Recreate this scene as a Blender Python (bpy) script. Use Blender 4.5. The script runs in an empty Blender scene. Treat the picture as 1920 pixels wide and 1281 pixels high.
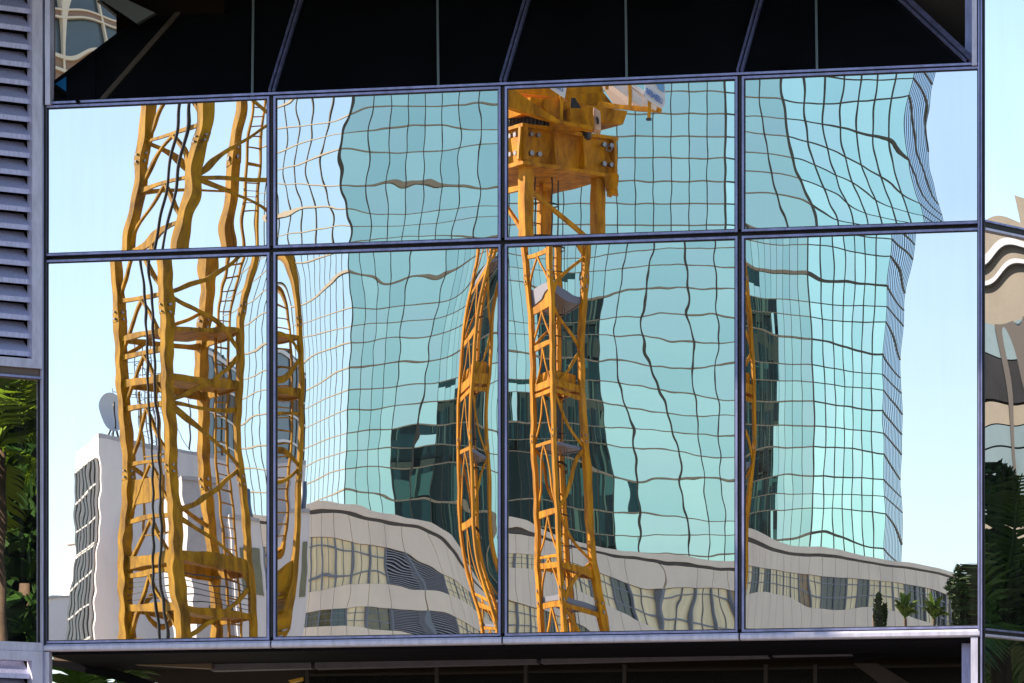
import bpy, math, random
import numpy as np
from mathutils import Vector, Matrix

random.seed(7)
rng = np.random.RandomState(5)
S = bpy.context.scene
COL = S.collection

# ------------------------------------------------------------------ camera
F_PX = 8000.0            # focal length in pixels of the 1920 px wide photograph
YAW = math.atan(0.2)     # the camera looks a little to the left of the facade's normal
HOR = 1850.0             # image row of the horizon (below the frame: lens shifted up)
DC = 27.0
EYE = 1.6
cF = Vector((-math.sin(YAW), math.cos(YAW), 0))
cR = Vector((math.cos(YAW), math.sin(YAW), 0))
CX = DC * math.tan(YAW) + 15 * DC / F_PX
CAM = Vector((CX, -DC, EYE))
cam = bpy.data.objects.new('camera', bpy.data.cameras.new('camera'))
COL.objects.link(cam)
cam.location = CAM
cam.rotation_euler = (math.radians(90), 0, YAW)
cam.data.sensor_width = 36.0
cam.data.lens = 36.0 * F_PX / 1920.0
cam.data.shift_y = (HOR - 640.5) / 1920.0
cam.data.clip_start = 0.5
cam.data.clip_end = 6000
S.camera = cam

# ------------------------------------------------------------------ world, sun, exposure
SUN = Vector((-0.86, -0.24, 0.52)).normalized()      # direction towards the sun
elev = math.asin(SUN.z)
w = bpy.data.worlds.new('World'); S.world = w; w.use_nodes = True
nt = w.node_tree
bg = nt.nodes['Background']
sk = nt.nodes.new('ShaderNodeTexSky'); sk.sky_type = 'NISHITA'; sk.sun_disc = False
sk.sun_elevation = elev
sk.sun_rotation = math.atan2(SUN.x, SUN.y)
sk.altitude = 0; sk.air_density = 1.0; sk.dust_density = 0.25; sk.ozone_density = 1.0
nt.links.new(sk.outputs[0], bg.inputs[0]); bg.inputs[1].default_value = 0.085
sun = bpy.data.lights.new('sun', 'SUN'); sun.energy = 4.8; sun.angle = math.radians(0.5); sun.color = (1.0, 0.87, 0.68)
so = bpy.data.objects.new('sun', sun); COL.objects.link(so)
so.rotation_euler = SUN.to_track_quat('Z', 'Y').to_euler()
so.location = (0, 0, 60)
S.view_settings.view_transform = 'Standard'; S.view_settings.look = 'None'
S.view_settings.gamma = 1.0; S.view_settings.use_curve_mapping = False
S.view_settings.exposure = 1.40
S.cycles.caustics_reflective = False
S.cycles.caustics_refractive = False
S.cycles.max_bounces = 8
S.cycles.glossy_bounces = 6
S.cycles.diffuse_bounces = 3
S.cycles.sample_clamp_indirect = 8

# ------------------------------------------------------------------ geometry of the picture
def ray(px, py):
    return cF + cR * ((px - 960.0) / F_PX) + Vector((0, 0, 1)) * ((HOR - py) / F_PX)

def V(px, py, D):
    """point at depth D, seen (in the flat mirror) at px, py; in mirrored coordinates (y > 0 beyond the glass)"""
    return CAM + ray(px, py) * D

def hit(px, py, p0, n):
    d = ray(px, py)
    t = (Vector(p0) - CAM).dot(n) / d.dot(n)
    return CAM + d * t

NY = Vector((0, -1, 0))
def on_front(px, py, y=0.0):
    return hit(px, py, (0, y, 0), NY)

# ------------------------------------------------------------------ materials
MATS = {}
def mat(name, col, rough=0.6, metal=0.0, spec=0.5, var=0.0, vscale=3.0, bump=0.0, bscale=20.0, col2=None, streak=None):
    if name in MATS: return MATS[name]
    m = bpy.data.materials.new(name); m.use_nodes = True
    t = m.node_tree; b = t.nodes['Principled BSDF']
    b.inputs['Base Color'].default_value = (*col, 1)
    b.inputs['Roughness'].default_value = rough
    b.inputs['Metallic'].default_value = metal
    b.inputs['Specular IOR Level'].default_value = spec
    tc = t.nodes.new('ShaderNodeTexCoord')
    if var > 0 or col2 is not None:
        no = t.nodes.new('ShaderNodeTexNoise'); no.inputs['Scale'].default_value = vscale
        no.inputs['Detail'].default_value = 6; no.inputs['Roughness'].default_value = 0.65
        mp = t.nodes.new('ShaderNodeMapping')
        if streak: mp.inputs['Scale'].default_value = streak
        t.links.new(tc.outputs['Object'], mp.inputs[0]); t.links.new(mp.outputs[0], no.inputs['Vector'])
        cr = t.nodes.new('ShaderNodeValToRGB')
        c2 = col2 if col2 is not None else tuple(c * (1 - var) for c in col)
        cr.color_ramp.elements[0].position = 0.32; cr.color_ramp.elements[0].color = (*c2, 1)
        cr.color_ramp.elements[1].position = 0.62; cr.color_ramp.elements[1].color = (*col, 1)
        t.links.new(no.outputs['Fac'], cr.inputs[0]); t.links.new(cr.outputs[0], b.inputs['Base Color'])
    if bump > 0:
        n2 = t.nodes.new('ShaderNodeTexNoise'); n2.inputs['Scale'].default_value = bscale; n2.inputs['Detail'].default_value = 4
        bu = t.nodes.new('ShaderNodeBump'); bu.inputs['Strength'].default_value = bump; bu.inputs['Distance'].default_value = 0.01
        t.links.new(tc.outputs['Object'], n2.inputs['Vector'])
        t.links.new(n2.outputs['Fac'], bu.inputs['Height']); t.links.new(bu.outputs[0], b.inputs['Normal'])
    MATS[name] = m
    return m

def mirror_mat(name, tint, dirt=0.03, tintvar=None, diff=(0.5, 0.5, 0.48)):
    m = bpy.data.materials.new(name); m.use_nodes = True
    t = m.node_tree; t.nodes.remove(t.nodes['Principled BSDF']); out = t.nodes['Material Output']
    g = t.nodes.new('ShaderNodeBsdfGlossy'); g.inputs['Color'].default_value = (*tint, 1); g.inputs['Roughness'].default_value = 0.0
    d = t.nodes.new('ShaderNodeBsdfDiffuse'); d.inputs['Color'].default_value = (*diff, 1)
    mx = t.nodes.new('ShaderNodeMixShader')
    tc = t.nodes.new('ShaderNodeTexCoord'); mp = t.nodes.new('ShaderNodeMapping'); mp.inputs['Scale'].default_value = (14, 14, 0.9)
    no = t.nodes.new('ShaderNodeTexNoise'); no.inputs['Scale'].default_value = 1.4; no.inputs['Detail'].default_value = 7
    ra = t.nodes.new('ShaderNodeMapRange'); ra.inputs['From Min'].default_value = 0.42; ra.inputs['From Max'].default_value = 0.85
    ra.inputs['To Min'].default_value = dirt * 0.35; ra.inputs['To Max'].default_value = dirt * 2.2
    t.links.new(tc.outputs['Object'], mp.inputs[0]); t.links.new(mp.outputs[0], no.inputs['Vector'])
    t.links.new(no.outputs['Fac'], ra.inputs['Value']); t.links.new(ra.outputs[0], mx.inputs[0])
    t.links.new(g.outputs[0], mx.inputs[1]); t.links.new(d.outputs[0], mx.inputs[2]); t.links.new(mx.outputs[0], out.inputs[0])
    MATS[name] = m
    return m

M_mirror = mirror_mat('mirror_glass', (0.89, 0.85, 0.86), 0.022)
M_tglass = mirror_mat('tower_glass', (0.48, 0.67, 0.565), 0.02)
M_tg = [M_tglass] + [mirror_mat('tower_glass_' + n_, c_, 0.02) for n_, c_ in (('dim', (0.43, 0.62, 0.53)), ('clear', (0.52, 0.705, 0.59)), ('grey', (0.49, 0.645, 0.56)))]
M_tglass2 = mirror_mat('tower_glass_glare_dimmed', (0.44, 0.53, 0.545), 0.02)  # left tower face: tint lowered against its bright sky reflection
M_tglass3 = mirror_mat('tower_glass_grazing_sheen', (0.70, 0.83, 0.92), 0.02)  # right tower face: grazing sky reflection brightened into the tint
M_alu = mat('aluminium', (0.33, 0.34, 0.60), 0.34, 0.5, 0.5, var=0.38, vscale=7, streak=(2.5, 2.5, .6), bump=0.05, bscale=60)
M_alu_pale = mat('aluminium_pale', (0.68, 0.66, 0.84), 0.42, 0.2, 0.5, var=0.26, vscale=9, streak=(2.5, 2.5, .6), bump=0.05, bscale=80)
M_gasket = mat('gasket', (0.012, 0.011, 0.012), 0.6)
M_louver = mat('louver_metal', (0.66, 0.66, 0.95), 0.42, 0.15, 0.5, var=0.30, vscale=14, bump=0.04, bscale=90, streak=(6, 6, 1))
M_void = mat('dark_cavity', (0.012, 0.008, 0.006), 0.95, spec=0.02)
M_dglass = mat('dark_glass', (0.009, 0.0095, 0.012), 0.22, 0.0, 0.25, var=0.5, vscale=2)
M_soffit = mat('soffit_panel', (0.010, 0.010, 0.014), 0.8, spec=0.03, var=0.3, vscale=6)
M_beam = mat('beam_paint', (0.14, 0.13, 0.17), 0.6, spec=0.1, var=0.22, vscale=12, bump=0.1, bscale=70)
M_bronze = mat('bronze_strip', (0.16, 0.12, 0.09), 0.5, 0.3)
M_greybar = mat('grey_bar', (0.22, 0.26, 0.27), 0.5)
M_concrete = mat('concrete', (0.26, 0.235, 0.20), 0.85, var=0.3, vscale=1.5, bump=0.3)
M_asphalt = mat('asphalt', (0.06, 0.058, 0.056), 0.9, var=0.3, vscale=2.0, bump=0.3)
M_yel = mat('shaded_mustard_paint', (0.44, 0.235, 0.003), 0.5, spec=0.12, var=0.0, col2=(0.13, 0.062, 0.004), vscale=3.2, streak=(1.4, 1.4, .5), bump=0.06, bscale=30)  # mustard darkened in the paint to stand for a neighbour's shade
M_org = mat('orange_paint', (0.66, 0.29, 0.003), 0.5, spec=0.12, var=0.0, col2=(0.26, 0.095, 0.003), vscale=3.0, streak=(1.4, 1.4, .5), bump=0.06, bscale=30)
M_black = mat('black_rubber', (0.012, 0.012, 0.014), 0.5)
M_grating = mat('galvanised_grating', (0.16, 0.17, 0.22), 0.55, 0.4)
M_steel = mat('steel', (0.22, 0.22, 0.24), 0.4, 0.8)
M_white = mat('white_board', (0.78, 0.78, 0.78), 0.5)
M_blue = mat('blue_lettering', (0.03, 0.16, 0.55), 0.5)
M_lblue = mat('light_blue_panel', (0.18, 0.42, 0.72), 0.4)
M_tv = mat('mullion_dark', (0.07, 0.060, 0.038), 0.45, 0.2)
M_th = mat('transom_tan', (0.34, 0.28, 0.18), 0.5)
M_core = mat('tower_core', (0.03, 0.06, 0.065), 0.7)
M_darkb = mat('dark_teal_glass', (0.008, 0.035, 0.055), 0.25, 0.0, 0.35, var=0.35, vscale=0.25, streak=(6, 6, .6))
M_darkb2 = mat('dark_teal_band', (0.02, 0.075, 0.09), 0.5)
M_render = mat('white_render', (0.82, 0.77, 0.75), 0.85, var=0.0, col2=(0.68, 0.63, 0.62), vscale=0.5, bump=0.2, bscale=4, streak=(1, 1, .35))
M_render2 = mat('grey_render', (0.52, 0.50, 0.51), 0.85, var=0.0, col2=(0.36, 0.35, 0.37), vscale=0.7, bump=0.2, bscale=4)
M_panel = mat('cladding_panel', (0.94, 0.80, 0.63), 0.7, var=0.0, col2=(0.80, 0.67, 0.55), vscale=0.35, streak=(1, 1, .4))
M_joint = mat('panel_joint', (0.10, 0.09, 0.085), 0.9)
M_wframe = mat('window_frame_grey', (0.20, 0.22, 0.26), 0.5, 0.3)
M_wreflect = mat('cream_reflection', (0.95, 0.78, 0.46), 0.3, spec=0.6, var=0.3, vscale=0.8, streak=(3, 3, .5))  # sunlit reflections put into the colour of the window panes
M_wdark = mat('window_dark', (0.035, 0.04, 0.03), 0.12, spec=0.6, var=0.5, vscale=1.0)
M_wolive = mat('window_olive', (0.16, 0.14, 0.06), 0.15, spec=0.6, var=0.6, vscale=1.2)
M_wteal = mat('window_teal', (0.05, 0.10, 0.11), 0.12, spec=0.6, var=0.4, vscale=1.0)
M_beige = mat('beige_stone', (0.15, 0.14, 0.12), 0.8, var=0.2, vscale=1.2, bump=0.2)
M_cream = mat('cream_metal', (0.88, 0.78, 0.58), 0.5)
M_slate = mat('slate_glass', (0.10, 0.15, 0.18), 0.15, spec=0.6, var=0.3, vscale=.6)
M_leaf = mat('leaf_dark', (0.006, 0.020, 0.004), 0.6, spec=0.12, var=0.0, col2=(0.025, 0.07, 0.010), vscale=1.6)
M_leaf2 = mat('leaf_lime', (0.12, 0.19, 0.008), 0.5, spec=0.15, var=0.0, col2=(0.05, 0.12, 0.012), vscale=2.5)
M_palm = mat('palm_leaf', (0.02, 0.065, 0.014), 0.45, spec=0.25, var=0.0, col2=(0.07, 0.15, 0.02), vscale=2.0)
M_bark = mat('bark', (0.13, 0.09, 0.06), 0.9, var=0.4, vscale=6, bump=0.5)
M_dish = mat('dish_white', (0.62, 0.64, 0.66), 0.5)

# ------------------------------------------------------------------ mesh builder
ORG = {}
class MB:
    def __init__(s, virtual=False):
        s.v = []; s.f = []; s.virtual = virtual; s.sm = False
    def add(s, vs, fs):
        n = len(s.v); s.v += [tuple(a) for a in vs]; s.f += [tuple(i + n for i in f) for f in fs]; return s
    def quad(s, a, b, c, d): return s.add([a, b, c, d], [(0, 1, 2, 3)])
    def hexa(s, b, t):
        """b: 4 corners, t: the 4 opposite corners"""
        return s.add(list(b) + list(t), [(3, 2, 1, 0), (4, 5, 6, 7), (0, 1, 5, 4), (1, 2, 6, 5), (2, 3, 7, 6), (3, 0, 4, 7)])
    def box(s, x0, x1, y0, y1, z0, z1):
        return s.hexa([(x0, y0, z0), (x1, y0, z0), (x1, y1, z0), (x0, y1, z0)], [(x0, y0, z1), (x1, y0, z1), (x1, y1, z1), (x0, y1, z1)])
    def bar(s, p, q, w, h=None, up=(0, 0, 1), off=(0, 0, 0)):
        p = Vector(p) + Vector(off); q = Vector(q) + Vector(off); h = h or w
        d = (q - p).normalized(); up = Vector(up)
        if abs(d.dot(up)) > 0.95: up = Vector((0.3, 1, 0)).normalized() if abs(d.z) > .9 else Vector((0, 0, 1))
        sd = d.cross(up).normalized(); u = sd.cross(d)
        a = sd * (w / 2); b = u * (h / 2)
        return s.hexa([p - a - b, p + a - b, p + a + b, p - a + b], [q - a - b, q + a - b, q + a + b, q - a + b])
    def tube(s, pts, r, n=8, cap=True):
        pts = [Vector(p) for p in pts]; rings = []
        rr = r if isinstance(r, (list, tuple)) else [r] * len(pts)
        u = None
        for i, p in enumerate(pts):
            d = (pts[min(i + 1, len(pts) - 1)] - pts[max(i - 1, 0)]).normalized()
            if u is None:
                u = d.cross(Vector((0.13, 0.31, 0.94)) if abs(d.z) < .9 else Vector((1, 0.2, 0))).normalized()
            else:
                u = (u - d * u.dot(d)).normalized()
            v = d.cross(u)
            rings.append([p + (u * math.cos(2 * math.pi * k / n) + v * math.sin(2 * math.pi * k / n)) * rr[i] for k in range(n)])
        vs = [a for r_ in rings for a in r_]; fs = []
        for i in range(len(pts) - 1):
            for k in range(n):
                fs.append((i * n + k, i * n + (k + 1) % n, (i + 1) * n + (k + 1) % n, (i + 1) * n + k))
        if cap: fs += [tuple(range(n - 1, -1, -1)), tuple((len(pts) - 1) * n + k for k in range(n))]
        return s.add(vs, fs)
    def prism(s, poly, z0, z1):
        n = len(poly)
        vs = [(p[0], p[1], z0) for p in poly] + [(p[0], p[1], z1) for p in poly]
        fs = [(i, (i + 1) % n, n + (i + 1) % n, n + i) for i in range(n)] + [tuple(range(n - 1, -1, -1)), tuple(range(n, 2 * n))]
        return s.add(vs, fs)
    def slab(s, pts, thick):
        """polygon pts extruded by vector thick"""
        n = len(pts); t = Vector(thick)
        vs = [Vector(p) for p in pts] + [Vector(p) + t for p in pts]
        return s.add(vs, [tuple(range(n)), tuple(range(2 * n - 1, n - 1, -1))] + [(i, i + n, (i + 1) % n + n, (i + 1) % n) for i in range(n)])
    def build(s, name, m, parent=None, smooth=False, kind=None, origin=None):
        if s.virtual:
            vs = [(a[0], -a[1], a[2]) for a in s.v]; fs = [tuple(reversed(f)) for f in s.f]
        else: vs = s.v; fs = s.f
        org = ORG[parent.name] if parent is not None else (Vector(origin) if origin is not None else Vector((0, 0, 0)))
        me = bpy.data.meshes.new(name)
        me.from_pydata([(a[0] - org[0], a[1] - org[1], a[2] - org[2]) for a in vs], [], fs)
        for mm in (m if isinstance(m, (list, tuple)) else [m]): me.materials.append(mm)
        if smooth: me.polygons.foreach_set('use_smooth', [True] * len(me.polygons))
        me.update()
        o = bpy.data.objects.new(name, me); COL.objects.link(o)
        if parent is not None: o.parent = parent
        else: o.location = org
        ORG[o.name] = org
        if kind: o['kind'] = kind
        return o

def thing(name, label, cat, loc, group=None, virtual=False):
    o = bpy.data.objects.new(name, None); COL.objects.link(o)
    loc = Vector(loc)
    if virtual: loc = Vector((loc.x, -loc.y, loc.z))
    o.location = loc; o.empty_display_size = 0.2
    o['label'] = label; o['category'] = cat
    if group: o['group'] = group
    ORG[o.name] = loc
    return o

# ------------------------------------------------------------------ ground
g = MB(); g.quad((-1500, -1500, 0), (1500, -1500, 0), (1500, 1500, 0), (-1500, 1500, 0))
o = g.build('ground', M_concrete, kind='structure')
g = MB(); g.quad((-400, -20, .004), (400, -20, .004), (400, -9, .004), (-400, -9, .004))
g.build('road', M_asphalt, kind='structure')

# ================================================================== THE OFFICE FACADE
XM = [on_front(px, 800).x for px in (83, 510, 943.5, 1387.5, 1839.5)]
ZT = on_front(944, 164).z; ZM = on_front(944, 455).z; ZB = on_front(944, 1198).z
HG = 0.0285          # half of the frame band between two panes
office = thing('office_building', 'office block with mirrored glass bay window, lilac metal frames and louvres', 'building', (0, 2, 0))

REG = 0.25
RES = []
def fit_pane(x0, x1, z0, z1, controls, seed, ripple=1.0, nx=8, nz=10, hrip=0.0, reg=1.0):
    """glass relief g(x,z): least squares of its slopes to how far the reflection is pushed aside"""
    pts = []; 
    for c in controls:
        px, py, sx, sy, D = c[:5]; wx, wy = (c[5], c[6]) if len(c) > 5 else (1.0, 0.25)
        P = on_front(px, py); k = (D - DC) / D
        if sx is not None: pts.append((P.x, P.z, 0, (sx - px) / k / (2 * F_PX), wx))
        if sy is not None: pts.append((P.x, P.z, 1, -(sy - py) / k / (2 * F_PX), wy))
    W = x1 - x0; H = z1 - z0; padx = .2 * W; padz = .12 * H
    def basis(x, z):
        u = (x - x0 + padx) / (W + 2 * padx) * math.pi; v = (z - z0 + padz) / (H + 2 * padz) * math.pi
        ku = math.pi / (W + 2 * padx); kv = math.pi / (H + 2 * padz)
        G = []; GX = []; GZ = []; R = []
        G += [x, z]; GX += [np.ones_like(x), 0 * x]; GZ += [0 * x, np.ones_like(x)]; R += [1e-3, 1e-3]
        for i in range(nx + 1):
            for j in range(nz + 1):
                if i + j == 0: continue
                G.append(np.cos(i * u) * np.cos(j * v))
                GX.append(-i * ku * np.sin(i * u) * np.cos(j * v)); GZ.append(-j * kv * np.cos(i * u) * np.sin(j * v))
                R.append(REG * (i * i * .9 + j * j * .25) ** 1.25 + 0.01)
        return np.array(G), np.array(GX), np.array(GZ), np.array(R)
    px_ = np.array([p[0] for p in pts]); pz_ = np.array([p[1] for p in pts]); ty = np.array([p[2] for p in pts])
    val = np.array([p[3] for p in pts]); wt = np.array([p[4] for p in pts])
    G, GX, GZ, R = basis(px_, pz_)
    A = np.where(ty[None, :] == 0, GX, GZ).T * wt[:, None]
    AA = np.vstack([A, np.diag(R) * 0.9 * reg]); bb = np.concatenate([val * wt, np.zeros(len(R))])
    c, *_ = np.linalg.lstsq(AA, bb, rcond=None)
    RES.append(((A @ c - val * wt) / np.maximum(wt, 1e-6) * 2 * F_PX, wt, ty))
    r = np.random.RandomState(seed)
    waves = []
    for _ in range(9):
        lx = r.uniform(.5, 1.6); lz = r.uniform(.28, .9)
        waves.append((2 * math.pi / lx * r.choice([-1, 1]), 2 * math.pi / lz, r.uniform(0, 6.28), 0.55e-5 * ripple * lz))
    for _ in range(6):
        lx = r.uniform(.10, .35); lz = r.uniform(.16, .45)
        waves.append((2 * math.pi / lx * r.choice([-1, 1]), 2 * math.pi / lz, r.uniform(0, 6.28), 0.6e-5 * ripple * lx))
    hw = [(2 * math.pi / r.uniform(.32, .6), r.uniform(0, 6.28), r.uniform(-.5, .5)) for _ in range(2)]
    def f(x, z):
        G, _, _, _ = basis(x, z)
        h = np.tensordot(c, G, 1)
        for kx, kz, ph, a in waves: h = h + a * np.sin(kx * x + kz * z + ph)
        for kz, ph, sx in hw: h = h + hrip * 4.0e-5 * np.sin(kz * (z + sx * .2 * x) + ph)
        return h
    return f

def pane_mesh(name, x0, x1, z0, z1, f, parent, n_per_m=80, T=None, label=None, m=None):
    nx = max(8, int((x1 - x0) * n_per_m)); nz = max(8, int((z1 - z0) * n_per_m))
    xs = np.linspace(x0, x1, nx + 1); zs = np.linspace(z0, z1, nz + 1)
    X, Z = np.meshgrid(xs, zs); Y = f(X, Z); Y = Y - Y.mean()
    n = X.size
    co = np.stack([X.ravel(), Y.ravel(), Z.ravel()], 1)
    idx = np.arange(n).reshape(X.shape)
    q = np.stack([idx[:-1, :-1], idx[:-1, 1:], idx[1:, 1:], idx[1:, :-1]], -1).reshape(-1, 4)
    th = 0.012 + float(Y.max())
    bk = np.array([(x0, Y[0, 0], z0), (x1, Y[0, -1], z0), (x1, Y[-1, -1], z1), (x0, Y[-1, 0], z1),
                   (x0, th, z0), (x1, th, z0), (x1, th, z1), (x0, th, z1)])
    bf = np.array([(n + 7, n + 6, n + 5, n + 4), (n, n + 4, n + 5, n + 1), (n + 1, n + 5, n + 6, n + 2), (n + 2, n + 6, n + 7, n + 3), (n + 3, n + 7, n + 4, n)])
    co = np.vstack([co, bk]); fa = np.vstack([q, bf])
    if T is not None: co = np.array([T(*a) for a in co])
    org = ORG[parent.name]
    me = bpy.data.meshes.new(name)
    me.from_pydata((co - np.array(org)[None, :]).tolist(), [], fa.tolist())
    me.materials.append(m or M_mirror)
    me.polygons.foreach_set('use_smooth', [True] * len(q) + [False] * 5); me.update()
    o = bpy.data.objects.new(name, me); COL.objects.link(o); o.parent = parent; ORG[o.name] = org
    if label: o['label'] = label
    return o

TW, CR, CB = 300.0, 95.0, 210.0
CO = 75.0               # where crane B really stands, in px right of where the middle pane shows it
def track(s, D, pts, w=1.0): return [(x, y, s, None, D, w, 0) for x, y in pts]
def ycon(pts, D=TW, w=.5): return [(x, y, None, sy, D, 0, w) for x, y, sy in pts]
def yid(xs, ys, w=.25, D=TW): return [(x, y, None, y, D, 0, w) for x in xs for y in ys]
ctrl = {}
ctrl['u1'] = (track(215, CR, [(265, 195), (258, 260), (250, 340), (236, 420), (225, 470)]) +
              track(314, CR, [(387, 195), (377, 260), (362, 330), (348, 400), (331, 470)]) +
              track(365, CR, [(452, 200), (437, 300), (432, 380), (426, 462)]) + track(130, TW, [(100, 200), (100, 460)], .4) + yid((150, 300, 450), (220, 330, 450)))
ctrl['l1'] = (track(215, CR, [(205, 495), (212, 560), (212, 640), (220, 750), (228, 850), (234, 900), (222, 1000), (219, 1100), (226, 1190)]) +
              track(314, CR, [(300, 495), (317, 540), (311, 620), (311, 720), (318, 860), (326, 950), (332, 1030), (326, 1080), (344, 1180)]) +
              track(452, CR, [(478, 495), (453, 570), (447, 650), (446, 740), (438, 820), (450, 900), (458, 1000), (465, 1100), (472, 1180)]) +
              track(365, CR, [(382, 495), (375, 620), (384, 800), (396, 1000)], .7) + track(560, TW, [(501, 560), (501, 700), (501, 850)], .6) +
              track(183, 150, [(183, 830), (185, 930), (183, 1020), (180, 1100), (170, 1190)]) + track(148, 150, [(147, 860), (148, 950), (146, 1040), (133, 1180)]) +
              yid((100, 200, 320, 440), (520, 620, 720, 820, 920, 1050)) + ycon([(250, 1180, 1150), (400, 1180, 1150), (330, 1100, 1100)]))
ctrl['u2'] = (track(645, TW, [(664, 180), (651, 220), (642, 260), (637, 310), (643, 370), (659, 440)]) + track(545, TW, [(522, 200), (520, 320), (530, 440)]) +
              track(679, TW, [(703, 200), (697, 300), (697, 430)]) + track(746, TW, [(766, 200), (761, 300), (756, 430)]) + track(813, TW, [(829, 200), (827, 300), (819, 430)]) +
              track(881, TW, [(894, 200), (893, 300), (882, 430)]) + track(903, TW, [(936, 200), (936, 300), (934, 430)]) +
              ycon([(650, 200, 205), (650, 300, 305), (650, 430, 435), (800, 200, 212), (800, 300, 314), (800, 430, 440), (935, 200, 216), (935, 300, 322), (935, 420, 450), (530, 220, 215), (530, 420, 410)], w=.3))
ctrl['u3'] = ([(x, y, x + CO, y, CR) for x in (960, 1040, 1120, 1200, 1290, 1375) for y in (165, 240, 330, 430)])
ctrl['u4'] = (track(1455, TW, [(1462, 150), (1470, 200), (1482, 260), (1495, 310), (1515, 360), (1548, 415)]) +
              track(1700, TW, [(1714, 135), (1705, 160), (1698, 200), (1697, 240), (1700, 290), (1706, 330), (1715, 370), (1731, 415)]) +
              track(1745, TW, [(1763, 135), (1747, 180), (1736, 230), (1736, 280), (1742, 330), (1755, 370), (1774, 415)]) +
              track(1578, TW, [(1600, 160), (1586, 210), (1590, 270), (1602, 320), (1617, 360), (1640, 415)]) + track(1400, TW, [(1400, 150), (1400, 250), (1400, 400)]) +
              track(1880, TW, [(1830, 150), (1830, 300), (1830, 415)], .6) +
              ycon([(1400, 400, 400), (1550, 400, 350), (1700, 400, 335), (1700, 250, 225), (1550, 250, 238), (1400, 150, 150), (1550, 150, 152), (1700, 150, 150)], w=.12))
ctrl['l2'] = (track(452, CR, [(538, 490), (546, 530), (555, 600), (561, 700), (561, 800), (556, 900), (552, 1000), (545, 1080), (526, 1160)]) + track(385, CR, [(522, 560), (525, 700), (522, 850), (520, 1000)], .6) +
              track(645, TW, [(653, 490), (661, 540), (657, 620), (656, 700), (651, 780), (649, 850), (645, 940)]) +
              track(712, TW, [(700, 500), (703, 600), (697, 700), (690, 800), (688, 900)]) + track(779, TW, [(778, 500), (765, 600), (748, 700), (737, 800), (735, 900)], .8) +
              track(813, TW, [(800, 560), (790, 640), (768, 800), (765, 900)], .8) +
              track(893 + CO, CR, [(898, 500), (883, 560), (872, 640), (864, 740), (862, 850), (863, 950), (866, 1010), (880, 1080), (893, 1120), (910, 1180)]) +
              track(985 + CO, CR, [(914, 500), (899, 560), (890, 640), (883, 740), (884, 850), (889, 950), (893, 1030), (908, 1100), (926, 1170)]) +
              track(1125 + CO, CR, [(935, 530), (921, 640), (913, 740), (914, 850), (918, 950), (925, 1040)], 2.5) +
              yid((600, 700, 800, 900), (500, 600, 700, 800, 900, 960), .3) + ycon([(600, 1020, 1020), (560, 1110, 1070), (700, 1076, 1076), (800, 1095, 1076), (700, 1160, 1165), (850, 1160, 1160), (600, 1160, 1165)], CB))
ctrl['l3'] = (track(893 + CO, CR, [(985, 470), (993, 540), (1000, 620), (1003, 740), (1005, 820), (1010, 920), (1013, 1000), (1015, 1080), (1020, 1180)]) +
              track(985 + CO, CR, [(1030, 470), (1035, 560), (1036, 650), (1038, 740), (1038, 850), (1043, 950), (1048, 1030), (1052, 1100), (1058, 1180)]) +
              track(1125 + CO, CR, [(1101, 470), (1096, 560), (1090, 650), (1093, 740), (1098, 830), (1105, 920), (1108, 1000), (1118, 1080), (1136, 1180)], 2.5) +
              track(850, TW, [(953, 500), (953, 650), (953, 800), (953, 950)], .6) +
              track(1303, TW, [(1150, 500), (1147, 560), (1140, 650), (1143, 720), (1156, 820), (1165, 900), (1170, 1000)]) +
              track(1337, TW, [(1200, 490), (1176, 560), (1166, 640), (1185, 710), (1213, 760), (1238, 830), (1243, 900), (1262, 1020)]) +
              track(1370, TW, [(1250, 490), (1245, 560), (1250, 650), (1272, 740), (1290, 830), (1300, 930), (1315, 1020)]) +
              track(1408, TW, [(1327, 490), (1328, 600), (1330, 750), (1345, 900), (1352, 1020)]) + track(1450, TW, [(1375, 500), (1375, 700), (1376, 900), (1376, 1050)]) +
              yid((960, 1040, 1150, 1260, 1370), (480, 560, 700, 800, 900), .3) + ycon([(955, 985, 958), (1100, 1022, 1004), (1250, 1040, 1020), (1375, 1055, 1034)], CB, .8) +
              ycon([(1130, 1080, 1072), (1250, 1100, 1085), (1350, 1115, 1090), (1350, 1175, 1135), (1150, 1170, 1150)], CB))
ctrl['l4'] = (track(1125 + CO, CR, [(1399, 520), (1408, 600), (1415, 700), (1417, 800), (1411, 900), (1400, 1020)], 2.5) + track(1264, TW, [(1436, 620), (1438, 750), (1438, 850), (1434, 950)], 1.5) +
              track(1318, TW, [(1470, 620), (1472, 750), (1472, 850), (1468, 950)], .7) +
              track(1455, TW, [(1512, 490), (1515, 560), (1520, 650), (1524, 750), (1524, 850), (1522, 950), (1515, 1010)]) +
              track(1578, TW, [(1595, 500), (1590, 600), (1592, 750), (1592, 880), (1590, 990)]) +
              track(1700, TW, [(1668, 470), (1666, 520), (1660, 600), (1655, 680), (1655, 800), (1658, 900), (1657, 1000)]) +
              track(1745, TW, [(1718, 445), (1710, 490), (1700, 540), (1690, 620), (1688, 700), (1691, 850), (1691, 960), (1690, 1030)]) +
              track(1880, TW, [(1828, 480), (1828, 750), (1828, 1000), (1828, 1160)], .7) +
              yid((1400, 1500, 1600, 1700, 1820), (480, 600, 720, 840, 940), .3) +
              ycon([(1400, 1000, 1003), (1500, 1010, 1030), (1600, 1030, 1038), (1690, 1045, 1046), (1800, 1065, 1060), (1450, 1085, 1090), (1450, 1115, 1130), (1600, 1085, 1095), (1600, 1110, 1130), (1750, 1085, 1100), (1750, 1140, 1150)], CB, .6))

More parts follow.
